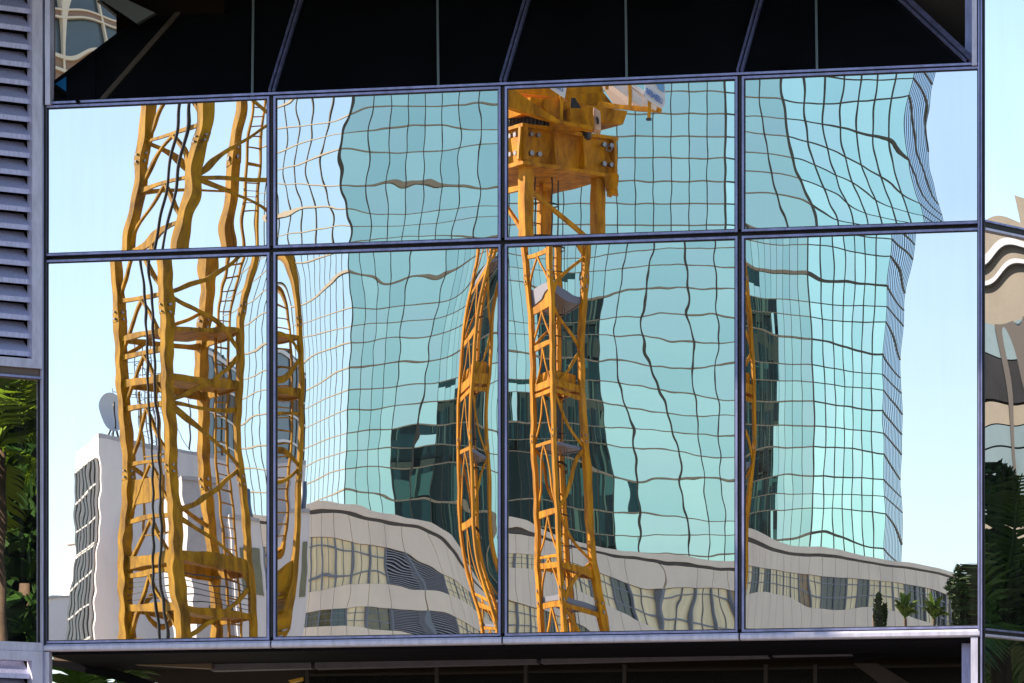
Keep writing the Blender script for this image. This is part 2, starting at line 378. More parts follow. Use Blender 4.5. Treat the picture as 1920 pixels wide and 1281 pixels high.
glass_labels = {'u1': 'upper pane reflecting crane mast against open sky', 'l4': 'tall pane reflecting tower corner, low pale building and shrubs'}
OPEN = {}
for r_, (z0, z1) in (('u', (ZM + HG, ZT - .012)), ('l', (ZB + .032, ZM - HG))):
    for i in range(4):
        x0 = XM[i] + HG; x1 = XM[i + 1] - HG
        if i == 0: x0 = XM[0] + .022
        if i == 3: x1 = XM[4] - .018
        OPEN[(r_, i)] = (x0, x1, z0, z1)
        key = r_ + str(i + 1)
        f = fit_pane(x0, x1, z0, z1, ctrl[key], 12 + i + (17 if r_ == 'u' else 0), ripple={'u': .8, 'l': 1.0}[r_] * (.7 if key == 'u3' else 1), hrip={'l1': .35, 'l2': .7, 'l3': .8, 'l4': .75}.get(key, .1), reg={'u4': 3.0, 'u1': 1.5, 'l1': 1.3}.get(key, 1.0))
        pane_mesh('mirror_pane', x0, x1, z0, z1, f, office)
        fr = MB(); b = .0145; ya, yb = -.020, .03
        fr.box(x0 - b, x0, ya, yb, z0 - b, z1 + b); fr.box(x1, x1 + b, ya, yb, z0 - b, z1 + b)
        fr.box(x0, x1, ya, yb, z1, z1 + b); fr.box(x0, x1, ya, yb, z0 - b, z0)
        fr.build('pane_frame', M_alu, office)
        gk = MB(); e = .006                      # black rubber seal inside the frame
        gk.box(x0, x0 + e, -.012, -.002, z0, z1); gk.box(x1 - e, x1, -.012, -.002, z0, z1)
        gk.box(x0 + e, x1 - e, -.012, -.002, z0, z0 + e); gk.box(x0 + e, x1 - e, -.012, -.002, z1 - e, z1)
        gk.build('glazing_seal', M_gasket, office)
# gaps between the frames
gp = MB()
gp.box(XM[0], XM[4], .032, .06, ZB - .02, ZT + .02)
gp.build('joint_backing', M_gasket, office)
# corner bolts covers at the crossings
for i in range(1, 4):
    mb = MB(); mb.box(XM[i] - .008, XM[i] + .008, -.012, .03, ZM + .03, ZT); mb.build('joint_strip', M_gasket, office)
    mb = MB(); mb.box(XM[i] - .008, XM[i] + .008, -.012, .03, ZB + .035, ZM - .03); mb.build('joint_strip', M_gasket, office)
# sill under the bay: four pieces with a rounded nose
for i in range(4):
    a, b_ = XM[i] + .006, XM[i + 1] - .006
    mb = MB()
    prof = [(.03, ZB + .012), (-.030, ZB + .010), (-.040, ZB - .004), (-.040, ZB - .026), (-.032, ZB - .034), (.03, ZB - .036)]
    n = len(prof)
    mb.add([(a, y, z) for y, z in prof] + [(b_, y, z) for y, z in prof], [tuple(range(n - 1, -1, -1)), tuple(range(n, 2 * n))] + [(k, (k + 1) % n, (k + 1) % n + n, k + n) for k in range(n)])
    mb.build('sill', M_alu_pale, office)
mb = MB(); mb.box(XM[0], XM[4], -.028, .03, ZT + .012, ZT + .026); mb.build('head_strip', M_alu, office)

# ---- upper sloping dark glass, leaning back over the bay
ZS = ZT + .028
sn = Vector((0, -1, 1)).normalized()     # slope plane normal
def on_slope(px, py, lift=0.0): return hit(px, py, Vector((0, 0.0, ZS)) + sn * lift, sn)
edge_b = [(XM[0] + .045, 0.0, ZS), (XM[4] - .045, 0.0, ZS)]
hipL = on_slope(365, -40); hipR = on_slope(1640, -55)
bounds = [(Vector(edge_b[0]), hipL)]
seg_px = [(512, 182, 572, -30), (945, 162, 998, -30), (1388, 142, 1434, -30)]
for a in seg_px: bounds.append((Vector((XM[seg_px.index(a) + 1], 0, ZS)), on_slope(a[2], a[3])))
bounds.append((Vector(edge_b[1]), hipR))
for i in range(4):
    (p0, p1), (q0, q1) = bounds[i], bounds[i + 1]
    mb = MB(); mb.slab([p0, q0, q1, p1] + ([on_slope(101, 156)] if i == 0 else []), -sn * .02)
    mb.build('sloping_dark_pane', M_dglass, office)
for i in range(1, 4):
    p0, p1 = bounds[i]
    for sx in (-.0135, .0135):
        mb = MB(); mb.bar(p0 + sn * .012 + Vector((sx, 0, 0)), p1 + sn * .012 + Vector((sx, 0, 0)), .016, .03, up=sn); mb.build('sloping_mullion', M_alu, office)
    mb = MB(); mb.bar(p0 + sn * .005, p1 + sn * .005, .012, .012, up=sn); mb.build('sloping_seal', M_gasket, office)
for px0, px1 in ((475, 473), (820, 822), (1173, 1175), (1530, 1532)):  # pale strips paint reflected verticals onto the dark glass
    p = on_slope(px0, -10 + 0, .006); py_b = 184 - (px0 - 512) * .0435
    q = on_slope(px1, py_b - 6, .006)
    mb = MB(); mb.bar(p, q, .015, .008, up=sn); mb.build('reflection_strip', M_greybar, office)
mb = MB(); mb.bar(on_slope(192, 186, .01), on_slope(372, -20, .01), .035, .012, up=sn); mb.build('diagonal_strip', M_bronze, office)  # thin brown strip laid diagonally on the slope
mb = MB(); mb.bar(on_slope(101, 156, .01), bounds[0][1] + sn * .01, .018, .02, up=sn); mb.build('hip_edge', M_soffit, office)
mb = MB(); mb.bar(bounds[4][0] + sn * .01, bounds[4][1] + sn * .01, .035, .03, up=sn); mb.build('hip_edge', M_alu, office)
mb = MB(); mb.bar(bounds[4][0] + sn * .016 - Vector((.05, 0, 0)), bounds[4][1] + sn * .016 - Vector((.05, 0, 0)), .012, .02, up=sn); mb.build('hip_edge', M_alu, office)
# small grey returns in the lower left corner of the slope
mb = MB(); mb.slab([on_slope(124, 143, .008), on_slope(178, 102, .008), on_slope(178, 190, .008), on_slope(124, 190, .008)], -sn * .005); mb.build('corner_panel', M_soffit, office)
mb = MB(); mb.slab([on_slope(102, 158, .014), on_slope(124, 144, .014), on_slope(124, 171, .014)], -sn * .005); mb.build('blue_corner_glass', mat('blue_glass', (.03, .25, .6), .2), office)
mb = MB(); mb.bar(on_slope(102, 160, .014), on_slope(148, 192, .014), .02, .01, up=sn); mb.build('corner_rib', M_soffit, office)
# mirrored pane set back at the upper left, seen above the hip
YB = .45
a = hit(96, 175, (0, YB, 0), NY); b_ = hit(212, 0, (0, YB, 0), NY)
tilt = Vector((0.0, 0, 0))
fl = lambda X, Z: 0.0 * X + 0.030 * 0 + (0.300) * (X - a.x) - 0.020 * (Z - a.z) + 1.1e-4 * np.sin(9 * Z + 4 * X) + 0.7e-4 * np.sin(17 * X + 5 * Z)
def pm_shift(x, y, z): return (x, y + YB, z)
pane_mesh('recessed_pane', a.x - .1, b_.x, a.z - .2, b_.z + .25, fl, office, T=pm_shift, n_per_m=70, label='recessed mirrored pane with cream grid reflected in it')
# struts across the recess
mb = MB(); mb.slab([hit(180, -8, (0, .40, 0), NY), hit(222, -8, (0, .40, 0), NY), hit(290, 24, (0, .40, 0), NY), hit(256, 44, (0, .40, 0), NY)], (0, .05, 0)); mb.build('strut', mat('strut_grey', (.08, .09, .088), .6), office)
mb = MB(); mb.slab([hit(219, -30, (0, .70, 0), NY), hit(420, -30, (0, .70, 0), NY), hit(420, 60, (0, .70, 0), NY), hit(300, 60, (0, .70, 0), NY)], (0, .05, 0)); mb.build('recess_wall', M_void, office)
mb = MB(); mb.slab([hit(1640, -60, (0, .70, 0), NY), hit(1815, -60, (0, .70, 0), NY), hit(1815, 130, (0, .70, 0), NY), hit(1640, 130, (0, .70, 0), NY)], (0, .05, 0)); mb.build('recess_wall', mat('mesh_screen', (.055, .04, .032), .8, var=.3, vscale=300), office)
# unseen floor above, extended to shade the slope; the sloping glass mirrors its underside
mb = MB(); mb.box(XM[0] - 5, XM[4] - .02, -1.5, 8, 8.66, 11.5); mb.build('upper_floor_shade', M_soffit, office)
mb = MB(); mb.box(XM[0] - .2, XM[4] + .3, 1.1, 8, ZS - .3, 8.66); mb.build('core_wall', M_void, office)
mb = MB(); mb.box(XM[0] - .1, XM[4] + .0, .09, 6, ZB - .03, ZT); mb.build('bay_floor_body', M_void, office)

# ---- under the bay
YU = 1.0
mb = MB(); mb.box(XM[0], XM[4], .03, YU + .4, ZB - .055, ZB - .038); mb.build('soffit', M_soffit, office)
def ub(px, py, y=YU): return hit(px, py, (0, y, 0), NY)
for x0, x1, t0, t1, h in ((395, 583, 1242, 1237, 16), (590, 1006, 1236, 1226, 18), (1014, 1440, 1226, 1215, 18), (1448, 1597, 1214, 1211, 17)):
    mb = MB(); mb.slab([ub(x0, t0), ub(x1, t1), ub(x1, t1 + h), ub(x0, t0 + h)], (0, .12, 0)); mb.build('soffit_beam', M_beam, office)
mb = MB(); mb.slab([ub(100, 1222, .95), ub(397, 1240, .95), ub(397, 1254, .95), ub(100, 1238, .95)], (0, .1, 0)); mb.build('diagonal_beam', mat('beam_warm', (.14, .095, .065), .6, var=.2, vscale=10), office)
mb = MB(); mb.slab([ub(1600, 1222, .95), ub(1815, 1192, .95), ub(1815, 1200, .95), ub(1600, 1240, .95)], (0, .1, 0)); mb.build('diagonal_beam', M_soffit, office)
mb = MB(); mb.slab([ub(1600, 1244, 1.2), ub(1645, 1244, 1.2), ub(1720, 1290, 1.2), ub(1660, 1290, 1.2)], (0, .05, 0)); mb.build('brace', mat('brace_brown', (.03, .022, .02), .7), office)
mb = MB(); mb.slab([ub(98, 1236, 1.1), ub(170, 1246, 1.1), ub(240, 1262, 1.1), ub(300, 1284, 1.1), ub(250, 1284, 1.1), ub(190, 1268, 1.1), ub(98, 1248, 1.1)], (0, .04, 0)); mb.build('curved_brace', M_soffit, office)
for px_ in (818, 1170, 1528, 575, 985, 1435):
    mb = MB(); mb.slab([ub(px_ - 3, 1246, 1.6), ub(px_ + 4, 1246, 1.6), ub(px_ + 4, 1300, 1.6), ub(px_ - 3, 1300, 1.6)], (0, .04, 0)); mb.build('inner_mullion', mat('inner_dark', (.03, .028, .03), .7), office)
for x0, y0, x1, y1 in ((1125, 1208, 1165, 1224), (770, 1212, 805, 1232), (1495, 1203, 1520, 1215)):
    zz = ZB - .058
    def onz(px, py):
        d = ray(px, py); t = (zz - EYE) / d.z; return CAM + d * t
    p, q = onz(x0, y0), onz(x1, y1)
    if 0.05 < p.y < 2 and .05 < q.y < 2:
        mb = MB(); mb.bar(p, q, .02, .006); mb.build('soffit_joint', M_greybar, office)
mb = MB(); mb.box(XM[0] + 1.2, XM[4] + .0, 2.2, 2.4, 0, ZB - .06); mb.build('ground_floor_wall', M_dglass, office)
mb = MB(); mb.slab([ub(540, 1276, 2.1), ub(568, 1270, 2.1), ub(568, 1276, 2.1), ub(545, 1281, 2.1)], (0, .03, 0)); mb.build('amber_lamp_cover', mat('amber', (.75, .45, .05), .4), office)

# ---- left wing (louvres over a mirrored pane), turned towards the right
P_L = Vector((XM[0] - .004, -.03, 0)); UL = Vector((-math.cos(math.radians(42)), -math.sin(math.radians(42)), 0)); NL = Vector((-UL.y, UL.x, 0)) * 1.0
if NL.y > 0: NL = -NL
def onL(px, py): return hit(px, py, P_L, NL)
def sL(px, py):  # distance along the wing and height
    p = onL(px, py); return (p - P_L).dot(UL), p.z
zL0 = sL(60, 690)[1]; zL_t = sL(60, 712)[1]; zL_b = sL(60, 1204)[1]; zL_b2 = sL(60, 1222)[1]
s_in = sL(57, 400)[0]; s_in0 = sL(76, 400)[0]
def LP(s, d, z): p = P_L + UL * s + NL * d; return Vector((p.x, p.y, z))
def lbox(mb, s0, s1, d0, d1, z0, z1): mb.hexa([LP(s0, d0, z0), LP(s1, d0, z0), LP(s1, d1, z0), LP(s0, d1, z0)], [LP(s0, d0, z1), LP(s1, d0, z1), LP(s1, d1, z1), LP(s0, d1, z1)])
SW = 3.4  # wing stretched beyond view so that it shades the bay
# vertical jamb strips at the corner
mb = MB(); mb.box(XM[0] - .010, XM[0] + .004, -.05, .05, 0, 8.66); mb.build('corner_post', M_alu_pale, office)
mb = MB(); mb.box(XM[0] - .028, XM[0] - .012, -.035, .05, 0, 8.66); mb.build('corner_joint', M_gasket, office)
mb = MB(); mb.box(XM[0] + .004, XM[0] + .019, -.036, .03, ZB, ZT + .02); mb.build('corner_joint', M_gasket, office)
a = on_front(86, 0); b_ = on_front(98.5, 193)
mb = MB(); mb.box(a.x + .012, b_.x, -.055, .03, ZT + .002, 8.66); mb.build('left_jamb', M_alu_pale, office)
a = on_front(97.5, 1230); mb = MB(); mb.box(XM[0] + .006, a.x - .01, -.03, .04, 0, ZB - .04); mb.build('left_jamb', M_alu_pale, office)
def louver(z0, z1, name):
    mb = MB()
    lbox(mb, s_in0, s_in, -.05, .03, z0, z1)
    lbox(mb, s_in, SW, -.05, .028, z0, z0 + .06)
    lbox(mb, s_in, SW, -.05, .028, z1 - .06, z1)
    fr = mb.build(name, M_alu_pale, office)
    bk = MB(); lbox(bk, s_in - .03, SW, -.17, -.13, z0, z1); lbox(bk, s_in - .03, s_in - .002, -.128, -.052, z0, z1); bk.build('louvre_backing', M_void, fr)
    pitch = 35.2 / F_PX * DC * 1.0
    z = z1 - .06 - pitch
    while z > z0 + .05:
        c = MB()
        prof = [(-.115, z + .122), (-.119, z + .116), (-.014, z + .020), (-.014, z + .000), (-.004, z + .000), (-.004, z + .032)]
        n = len(prof)
        c.add([LP(s_in, d, q) for d, q in prof] + [LP(SW, d, q) for d, q in prof], [tuple(range(n)), tuple(range(2 * n - 1, n - 1, -1))] + [(k, k + n, (k + 1) % n + n, (k + 1) % n) for k in range(n)])
        c.build('blade', M_louver, fr)
        z -= pitch
    return fr
louver(zL0 - .005, 8.42, 'louvre_panel')
louver(zL_b2 - 1.6, zL_b2, 'louvre_panel')
mb = MB(); lbox(mb, s_in0, SW, -.06, .0, zL_t, zL0 - .007); mb.build('wing_transom', mat('transom_brown', (.16, .12, .11), .6), office)
mb = MB(); lbox(mb, s_in0, SW, -.06, .02, zL_t + .006, zL_t + .02); mb.build('wing_transom', M_alu, office)
mb = MB(); lbox(mb, s_in0, SW, -.06, .02, zL_b2 + .002, zL_b - .004); mb.build('wing_transom', M_alu_pale, office)
mb = MB(); lbox(mb, -.005, s_in0, -.05, .012, 0, 8.66); mb.build('wing_post', M_alu, office)
for s0_, s1_ in ((.008, .014), (s_in0 - .008, s_in0 - .003)):
    mb = MB(); lbox(mb, s0_, s1_, .0125, .016, 0, 8.66); mb.build('wing_post_groove', M_gasket, office)
fw = lambda X, Z: 1.5e-4 * np.sin(7 * Z + 3 * X) + 0.7e-4 * np.sin(15 * Z + 1 + 6 * X) + 0.5e-4 * np.sin(25 * X) + .0 * X
pane_mesh('wing_pane', s_in0, SW, zL_b, zL_t, lambda X, Z: -fw(X, Z), office, T=lambda x, y, z: tuple(LP(x, -y - .02, z)), n_per_m=60, label='dark mirrored pane under the louvres, reflecting greenery')

# ---- right wing, receding
P_R = Vector((XM[4] + .012, -.02, 0)); UR = Vector((math.cos(math.radians(58)), math.sin(math.radians(58)), 0)); NR = Vector((UR.y, -UR.x, 0))
def onR(px, py): return hit(px, py, P_R, NR)
zR1 = onR(1860, 418).z; zR2 = onR(1860, 432).z; zR3 = onR(1860, 1182).z; zR4 = onR(1860, 1192).z
def RP(s, d, z): p = P_R + UR * s + NR * d; return Vector((p.x, p.y, z))
def rbox(mb, s0, s1, d0, d1, z0, z1): mb.hexa([RP(s0, d0, z0), RP(s1, d0, z0), RP(s1, d1, z0), RP(s0, d1, z0)], [RP(s0, d0, z1), RP(s1, d0, z1), RP(s1, d1, z1), RP(s0, d1, z1)])
mb = MB(); mb.box(XM[4] - .016, XM[4] - .006, -.04, .04, ZB, 8.66); mb.build('corner_post', M_alu, office)
mb = MB(); mb.box(XM[4] + .0, XM[4] + .010, -.04, .04, 0, 8.66); mb.build('corner_post', M_alu, office)
mb = MB(); mb.box(XM[4] - .006, XM[4], -.03, .04, 0, 8.66); mb.build('corner_joint', M_gasket, office)
mb = MB(); rbox(mb, -.004, .012, -.04, .01, 0, 8.66); mb.build('wing_post', M_gasket, office)
a = on_front(1825, 60); b_ = on_front(1840.5, 60)
mb = MB(); mb.box(a.x - .005, b_.x - .026, -.045, .8, ZT + .005, 8.66); mb.build('right_jamb', M_alu_pale, office)
a = on_front(1808, 60, .4)
mb = MB(); mb.box(a.x + .01, on_front(1825, 60).x - .006, .35, .75, ZT - .2, 8.66); mb.build('right_reveal', M_alu, office)
a = on_front(1821, 1240); mb = MB(); mb.box(a.x, XM[4] - .018, -.03, .3, 0, ZB - .04); mb.build('right_jamb', M_alu_pale, office)
mb = MB(); mb.box(on_front(1806, 1240, .3).x, a.x - .002, .2, .5, 0, ZB - .06); mb.build('right_reveal', M_alu, office)
for za, zb in ((zR2, zR1), (zR4, zR3)):
    mb = MB(); rbox(mb, .012, 3, -.05, .0, za, zb); mb.build('wing_transom', M_gasket, office)
    mb = MB(); rbox(mb, .012, 3, -.05, .012, zb - .004, zb + .008); mb.build('wing_transom', M_alu, office)
    mb = MB(); rbox(mb, .012, 3, -.05, .012, za - .008, za + .006); mb.build('wing_transom', M_alu_pale, office)
fr_ = lambda X, Z: 5e-4 * np.sin(3.3 * Z + 2 * X) + 5e-4 * np.sin(6.1 * Z + 1 + 3 * X) + 3e-4 * np.sin(11 * X + 4 * Z)
for i, (za, zb) in enumerate(((zR1 + .008, 8.66), (zR3 + .008, zR2 - .008), (.3, zR4 - .008))):
    pane_mesh('wing_pane', .012, 3.0, za, zb, fr_, office, T=lambda x, y, z: tuple(RP(x, -y - .02, z)), n_per_m=50, label=['pale side pane reflecting open sky', 'tall side pane reflecting beige building and foliage', 'low side pane reflecting palm fronds'][i])

# ================================================================== THE MIRRORED WORLD (stands behind the camera)
# ---- glass tower
def P2(px, D): v = V(px, HOR, D); return Vector((v.x, v.y, 0))
TC = [P2(405, 311), P2(645, 300), P2(1455, 300), P2(1700, 304), P2(1747, 317)]
TN = [11, 24, 7, 12]
tower = thing('glass_tower', 'huge pale teal glass tower with a dark mullion grid, mirrored in the bay panes', 'skyscraper', (TC[1] + TC[2]) / 2, virtual=True)
ROW = 42.0 / F_PX * 300; NROW = 64
back = [P2(1735, 352), P2(430, 352)]
poly = TC + back
cen = sum(poly, Vector()) / len(poly)
mb = MB(True); mb.prism([tuple((p + (cen - p).normalized() * .5).xy) for p in poly], 0, NROW * ROW); mb.build('tower_core', M_core, tower)
def pane_pts(a, b, z0, z1, n, tx, tz, bow):
    """pane subdivided, tilted and slightly bowed"""
    e = (b - a); L = e.length; vs = []
    K = 4
    for j in range(K + 1):
        for i in range(K + 1):
            u = i / K; v = j / K
            d = tx * (u - .5) * L + tz * (v - .5) * (z1 - z0) + bow * ((u - .5) ** 2 * L * L + (v - .5) ** 2 * (z1 - z0) ** 2)
            p = a + e * u + n * d
            vs.append((p.x, p.y, z0 + (z1 - z0) * v))
    fs = [(j * (K + 1) + i, j * (K + 1) + i + 1, (j + 1) * (K + 1) + i + 1, (j + 1) * (K + 1) + i) for j in range(K) for i in range(K)]
    return vs, fs
rest = MB(True); rest2 = MB(True); rest3 = MB(True); rests = [rest] + [MB(True) for _ in range(3)]
npane = 0
r0, r1 = int((HOR - 1070) / 42.0), int((HOR - 120) / 42.0) + 1
for fi in range(4):
    a, b = TC[fi], TC[fi + 1]; N = TN[fi]; e = (b - a) / N
    nrm = Vector((-(b - a).y, (b - a).x, 0)).normalized()
    if nrm.dot(P2(1000, 30) - a) < 0: nrm = -nrm
    for i in range(N):
        p, q = a + e * i, a + e * (i + 1)
        for r_ in range(NROW):
            z0, z1 = r_ * ROW, (r_ + 1) * ROW
            vis = r0 <= r_ <= r1
            tx, tz = rng.normal(0, .00055), rng.normal(0, .0005)
            if vis:
                vs, fs = pane_pts(p, q, z0, z1, nrm, tx, tz, rng.uniform(.0008, .0036))
                if fi in (1, 2) and npane < 299 and r_ >= r1 - 9:
                    mb = MB(True); mb.add(vs, fs); mb.build('glass_pane', M_tg[rng.randint(4)], tower, smooth=True); npane += 1
                else: (rest2 if fi == 0 else rest3 if fi == 3 else rests[rng.randint(4)]).add(vs, fs)
            else: (rest2 if fi == 0 else rest3 if fi == 3 else rest).quad((p.x, p.y, z0), (q.x, q.y, z0), (q.x, q.y, z1), (p.x, p.y, z1))
    for i in range(N + 1):
        p = a + e * i
        if i == N and fi < 3: continue
        wv, pv = ((.055, .05), (.07, .10), (.075, .10), (.05, .03))[fi]; wv = wv if i else wv * 1.8
        mb = MB(True); mb.bar(p + nrm * pv * .4, p + nrm * pv * .4 + Vector((0, 0, NROW * ROW)), wv, pv, up=nrm); mb.build('mullion', M_tv, tower)
    for r_ in range(r0 - 1, r1 + 4):
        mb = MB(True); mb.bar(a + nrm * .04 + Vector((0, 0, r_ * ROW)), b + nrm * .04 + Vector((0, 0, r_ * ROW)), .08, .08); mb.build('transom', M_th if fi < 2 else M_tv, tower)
[r_.build('glass_pane_field', M_tg[k_], tower, smooth=True, kind='stuff') for k_, r_ in enumerate(rests)]
rest2.build('glass_pane_field', M_tglass2, tower, smooth=True, kind='stuff')
rest3.build('glass_pane_field', M_tglass3, tower, smooth=True, kind='stuff')
mb = MB(True); mb.prism([tuple(p.xy) for p in poly], NROW * ROW, NROW * ROW + .4); mb.build('roof', M_core, tower)

# ---- dark stepped building on our side of the street, mirrored a second time in the tower
pB, nB = TC[1], Vector((-(TC[2] - TC[1]).y, (TC[2] - TC[1]).x, 0)).normalized()
def refl(p):
    p = Vector(p); return p - nB * (2 * (p - pB).dot(nB))
DD = 620.0
def dbox(mb, x0, x1, ytop, D, dep, ybot=1850):
    pts = [V(x0, HOR, D), V(x1, HOR, D), V(x1, HOR, D + dep), V(x0, HOR, D + dep)]
    zt = EYE + (HOR - ytop) / F_PX * D
    ps = [refl(p) for p in pts]
    mb.hexa([(p.x, p.y, 0) for p in ps], [(p.x, p.y, zt) for p in ps])
pr = refl(V(1000, HOR, DD)); 
dk = thing('dark_tower', 'dark teal stepped high-rise, a shadowy shape in the glass tower', 'skyscraper', (pr.x, pr.y, 0), virtual=True)
for (x0, x1, yt, D) in ((985, 1300, 545, 620), (845, 985, 742, 625), (782, 845, 822, 622)):
    mb = MB(True); dbox(mb, x0, x1, yt, D, 30); mb.build('tower_block', M_darkb, dk)
mb = MB(True); dbox(mb, 1100, 1200, 530, 628, 12); mb.build('roof_plant', M_darkb, dk)
for yt in (600, 660, 715, 790, 850, 915, 975):
    for x0, x1 in ((985, 1300), (845, 985), (782, 845)):
        if (x0 == 845 and yt < 760) or (x0 == 782 and yt < 840): continue
        D = 619.6 if x0 == 985 else (624.6 if x0 == 845 else 621.6)
        pts = [refl(V(x0, yt, D)), refl(V(x1, yt, D))]
        mb = MB(True); mb.bar(pts[0], pts[1], .35, 1.0); mb.build('floor_band', M_darkb2 if yt % 2 else mat('dark_band', (.02, .028, .03), .6), dk)

for x0, x1, yt, D in ((985, 1300, 545, 619.5), (845, 985, 742, 624.5), (782, 845, 822, 621.5)):
    x = x0 + 6
    while x < x1:
        p = refl(V(x, yt + 4, D)); mb = MB(True); mb.bar(p, Vector((p.x, p.y, 20)), .25, .3); mb.build('fin', mat('fin_teal', (.025, .05, .055), .5), dk); x += 14 + (x * 7 % 9)
# ---- low curved building
plan = [(300, 204), (380, 202), (480, 200.5), (600, 200), (750, 202), (900, 205), (1050, 209), (1200, 213), (1350, 217), (1500, 221), (1650, 224), (1750, 226), (1820, 229), (1862, 233), (1885, 239), (1895, 248)]
pts = [P2(*a) for a in plan]
# resample
def resample(pts, step):
    P = [Vector(p) for p in pts]
    # Catmull-Rom
    out = []
    for i in range(len(P) - 1):
        a, b, c, d = P[max(i - 1, 0)], P[i], P[i + 1], P[min(i + 2, len(P) - 1)]
        for k in range(20):
            t = k / 20
            out.append(.5 * ((2 * b) + (c - a) * t + (2 * a - 5 * b + 4 * c - d) * t * t + (3 * b - a - 3 * c + d) * t ** 3))
    out.append(P[-1]); res = [out[0]]; acc = 0
    for i in range(1, len(out)):
        seg = (out[i] - out[i - 1]).length
        while acc + seg >= step:
            t = (step - acc) / seg; q = out[i - 1].lerp(out[i], t); res.append(q); out[i - 1] = q; seg = (out[i] - q).length; acc = 0
        acc += seg
    return res
cv = resample(pts, 1.32)
ctr = P2(1000, 235)
curved = thing('curved_building', 'low pale building with curved clad front and ribbon windows below the tower', 'building', cv[len(cv) // 2], virtual=True)
ZC = 24.25
def nrm_at(i):
    a, b = cv[max(i - 1, 0)], cv[min(i + 1, len(cv) - 1)]
    n = Vector((-(b - a).y, (b - a).x, 0)).normalized()
    return n if n.dot(CAM - cv[i]) > 0 else -n
NN = [nrm_at(i) for i in range(len(cv))]
def cp(i, d, z): p = cv[i] + NN[i] * d; return Vector((p.x, p.y, z))
def ring(mb, i0, i1, d0, d1, z0, z1):
    for i in range(i0, i1):
        mb.hexa([cp(i, d1, z0), cp(i + 1, d1, z0), cp(i + 1, d0, z0), cp(i, d0, z0)], [cp(i, d1, z1), cp(i + 1, d1, z1), cp(i + 1, d0, z1), cp(i, d0, z1)])
NC = len(cv) - 1
mb = MB(True); ring(mb, 0, NC, -6, -.30, 0, ZC - .3); mb.build('wall', M_joint, curved)
mb = MB(True); ring(mb, 0, NC, -5.9, .16, ZC - .34, ZC); mb.build('coping', M_panel, curved)
mb = MB(True); ring(mb, 0, NC, -5.8, .04, ZC - .50, ZC - .35); mb.build('coping_painted_shadow', M_joint, curved)  # dark band standing in for the shadow under the coping lip
bands = [(22.36, 23.72, 'w'), (20.95, 22.34, 'g'), (19.4, 20.93, 'w'), (18.0, 19.38, 'g'), (16.45, 17.98, 'w'), (15.0, 16.43, 'g'), (8, 14.98, 'w')]
for z0, z1, t in bands:
    for i in range(NC):
        a0, a1 = .012, .012
        if t == 'w':
            mb = MB(True)
            A = lambda z, d: [cp(i, d, z).lerp(cp(i + 1, d, z), .014), cp(i, d, z).lerp(cp(i + 1, d, z), .986)]
            f0, f1 = A(z0, .04), A(z0, -.28); g0, g1 = A(z1, .04), A(z1, -.28)
            mb.hexa([f0[0], f0[1], f1[1], f1[0]], [g0[0], g0[1], g1[1], g1[0]]); mb.build('cladding_panel', M_panel, curved)
        else:
            s_px = 960 + (cp(i, 0, 0) - CAM).dot(cR) / (cp(i, 0, 0) - CAM).dot(cF) * F_PX
            if 712 < s_px < 812 and z0 > 13.6:
                mb = MB(True); q = z0 + .03
                while q < z1 - .06:
                    mb.hexa([cp(i, -.02, q), cp(i + 1, -.02, q), cp(i + 1, -.2, q + .07), cp(i, -.2, q + .07)], [cp(i, -.02, q + .03), cp(i + 1, -.02, q + .03), cp(i + 1, -.2, q + .1), cp(i, -.2, q + .1)]); q += .105
                mb.build('vent_louvre', mat('vent_metal', (.34, .34, .38), .5, .3), curved)
            else:
                k = random.random()
                if s_px < 700: mm = M_wreflect if k < .55 else (M_wolive if k < .8 else M_wteal)
                elif s_px < 1300: mm = M_wreflect if k < .6 else (M_wolive if k < .85 else M_wdark)
                else: mm = M_wreflect if k < .42 else (M_wdark if k < .72 else mat('window_tan', (.40, .24, .11), .3, var=.6, vscale=1.2))
                mb = MB(True); mb.hexa([cp(i, -.10, z0), cp(i + 1, -.10, z0), cp(i + 1, -.2, z0), cp(i, -.2, z0)], [cp(i, -.10, z1), cp(i + 1, -.10, z1), cp(i + 1, -.2, z1), cp(i, -.2, z1)])
                pn = mb.build('window', mm, curved)
                mb = MB(True)
                for zz in (z1 - .38, z0 + .42): mb.bar(cp(i, -.08, zz), cp(i + 1, -.08, zz), .05)
                m_ = cp(i, -.08, z0).lerp(cp(i + 1, -.08, z0), .5); m2 = Vector((m_.x, m_.y, z1)); mb.bar(m_, m2, .035)
                mb.build('muntins', M_wframe, pn)
            if i % 1 == 0:
                mb = MB(True); mb.bar(cp(i, -.04, z0), cp(i, -.04, z1), .13, .12); mb.build('window_post', M_wframe, curved)
# ---- white apartment block at the left with a windowed side
def wallbox(mb, quad, z0, z1): mb.hexa([(p.x, p.y, z0) for p in quad], [(p.x, p.y, z1) for p in quad])
A0, A1, A2 = P2(183, 150), P2(470, 157), P2(147, 156)
A3 = A1 + (A2 - A0)
whiteb = thing('apartment_block', 'weathered white block with tall windowed side, behind the left crane mast', 'building', A0, virtual=True)
zt = EYE + (HOR - 822) / F_PX * 150
mb = MB(True); wallbox(mb, [A0, A1, A3, A2], 0, zt); mb.build('wall', M_render, whiteb)
mb = MB(True); ex = .12
mb.hexa([(p.x, p.y, zt + .0) for p in (A0, A1, A3, A2)], [(p.x, p.y, zt + .18) for p in (A0, A1, A3, A2)]); mb.build('roof_edge', M_render2, whiteb)
eL = (A2 - A0); nL = Vector((-eL.y, eL.x, 0)).normalized()
if nL.dot(P2(-300, 150) - A0) < 0: nL = -nL
nfl = 0
z = zt - .75
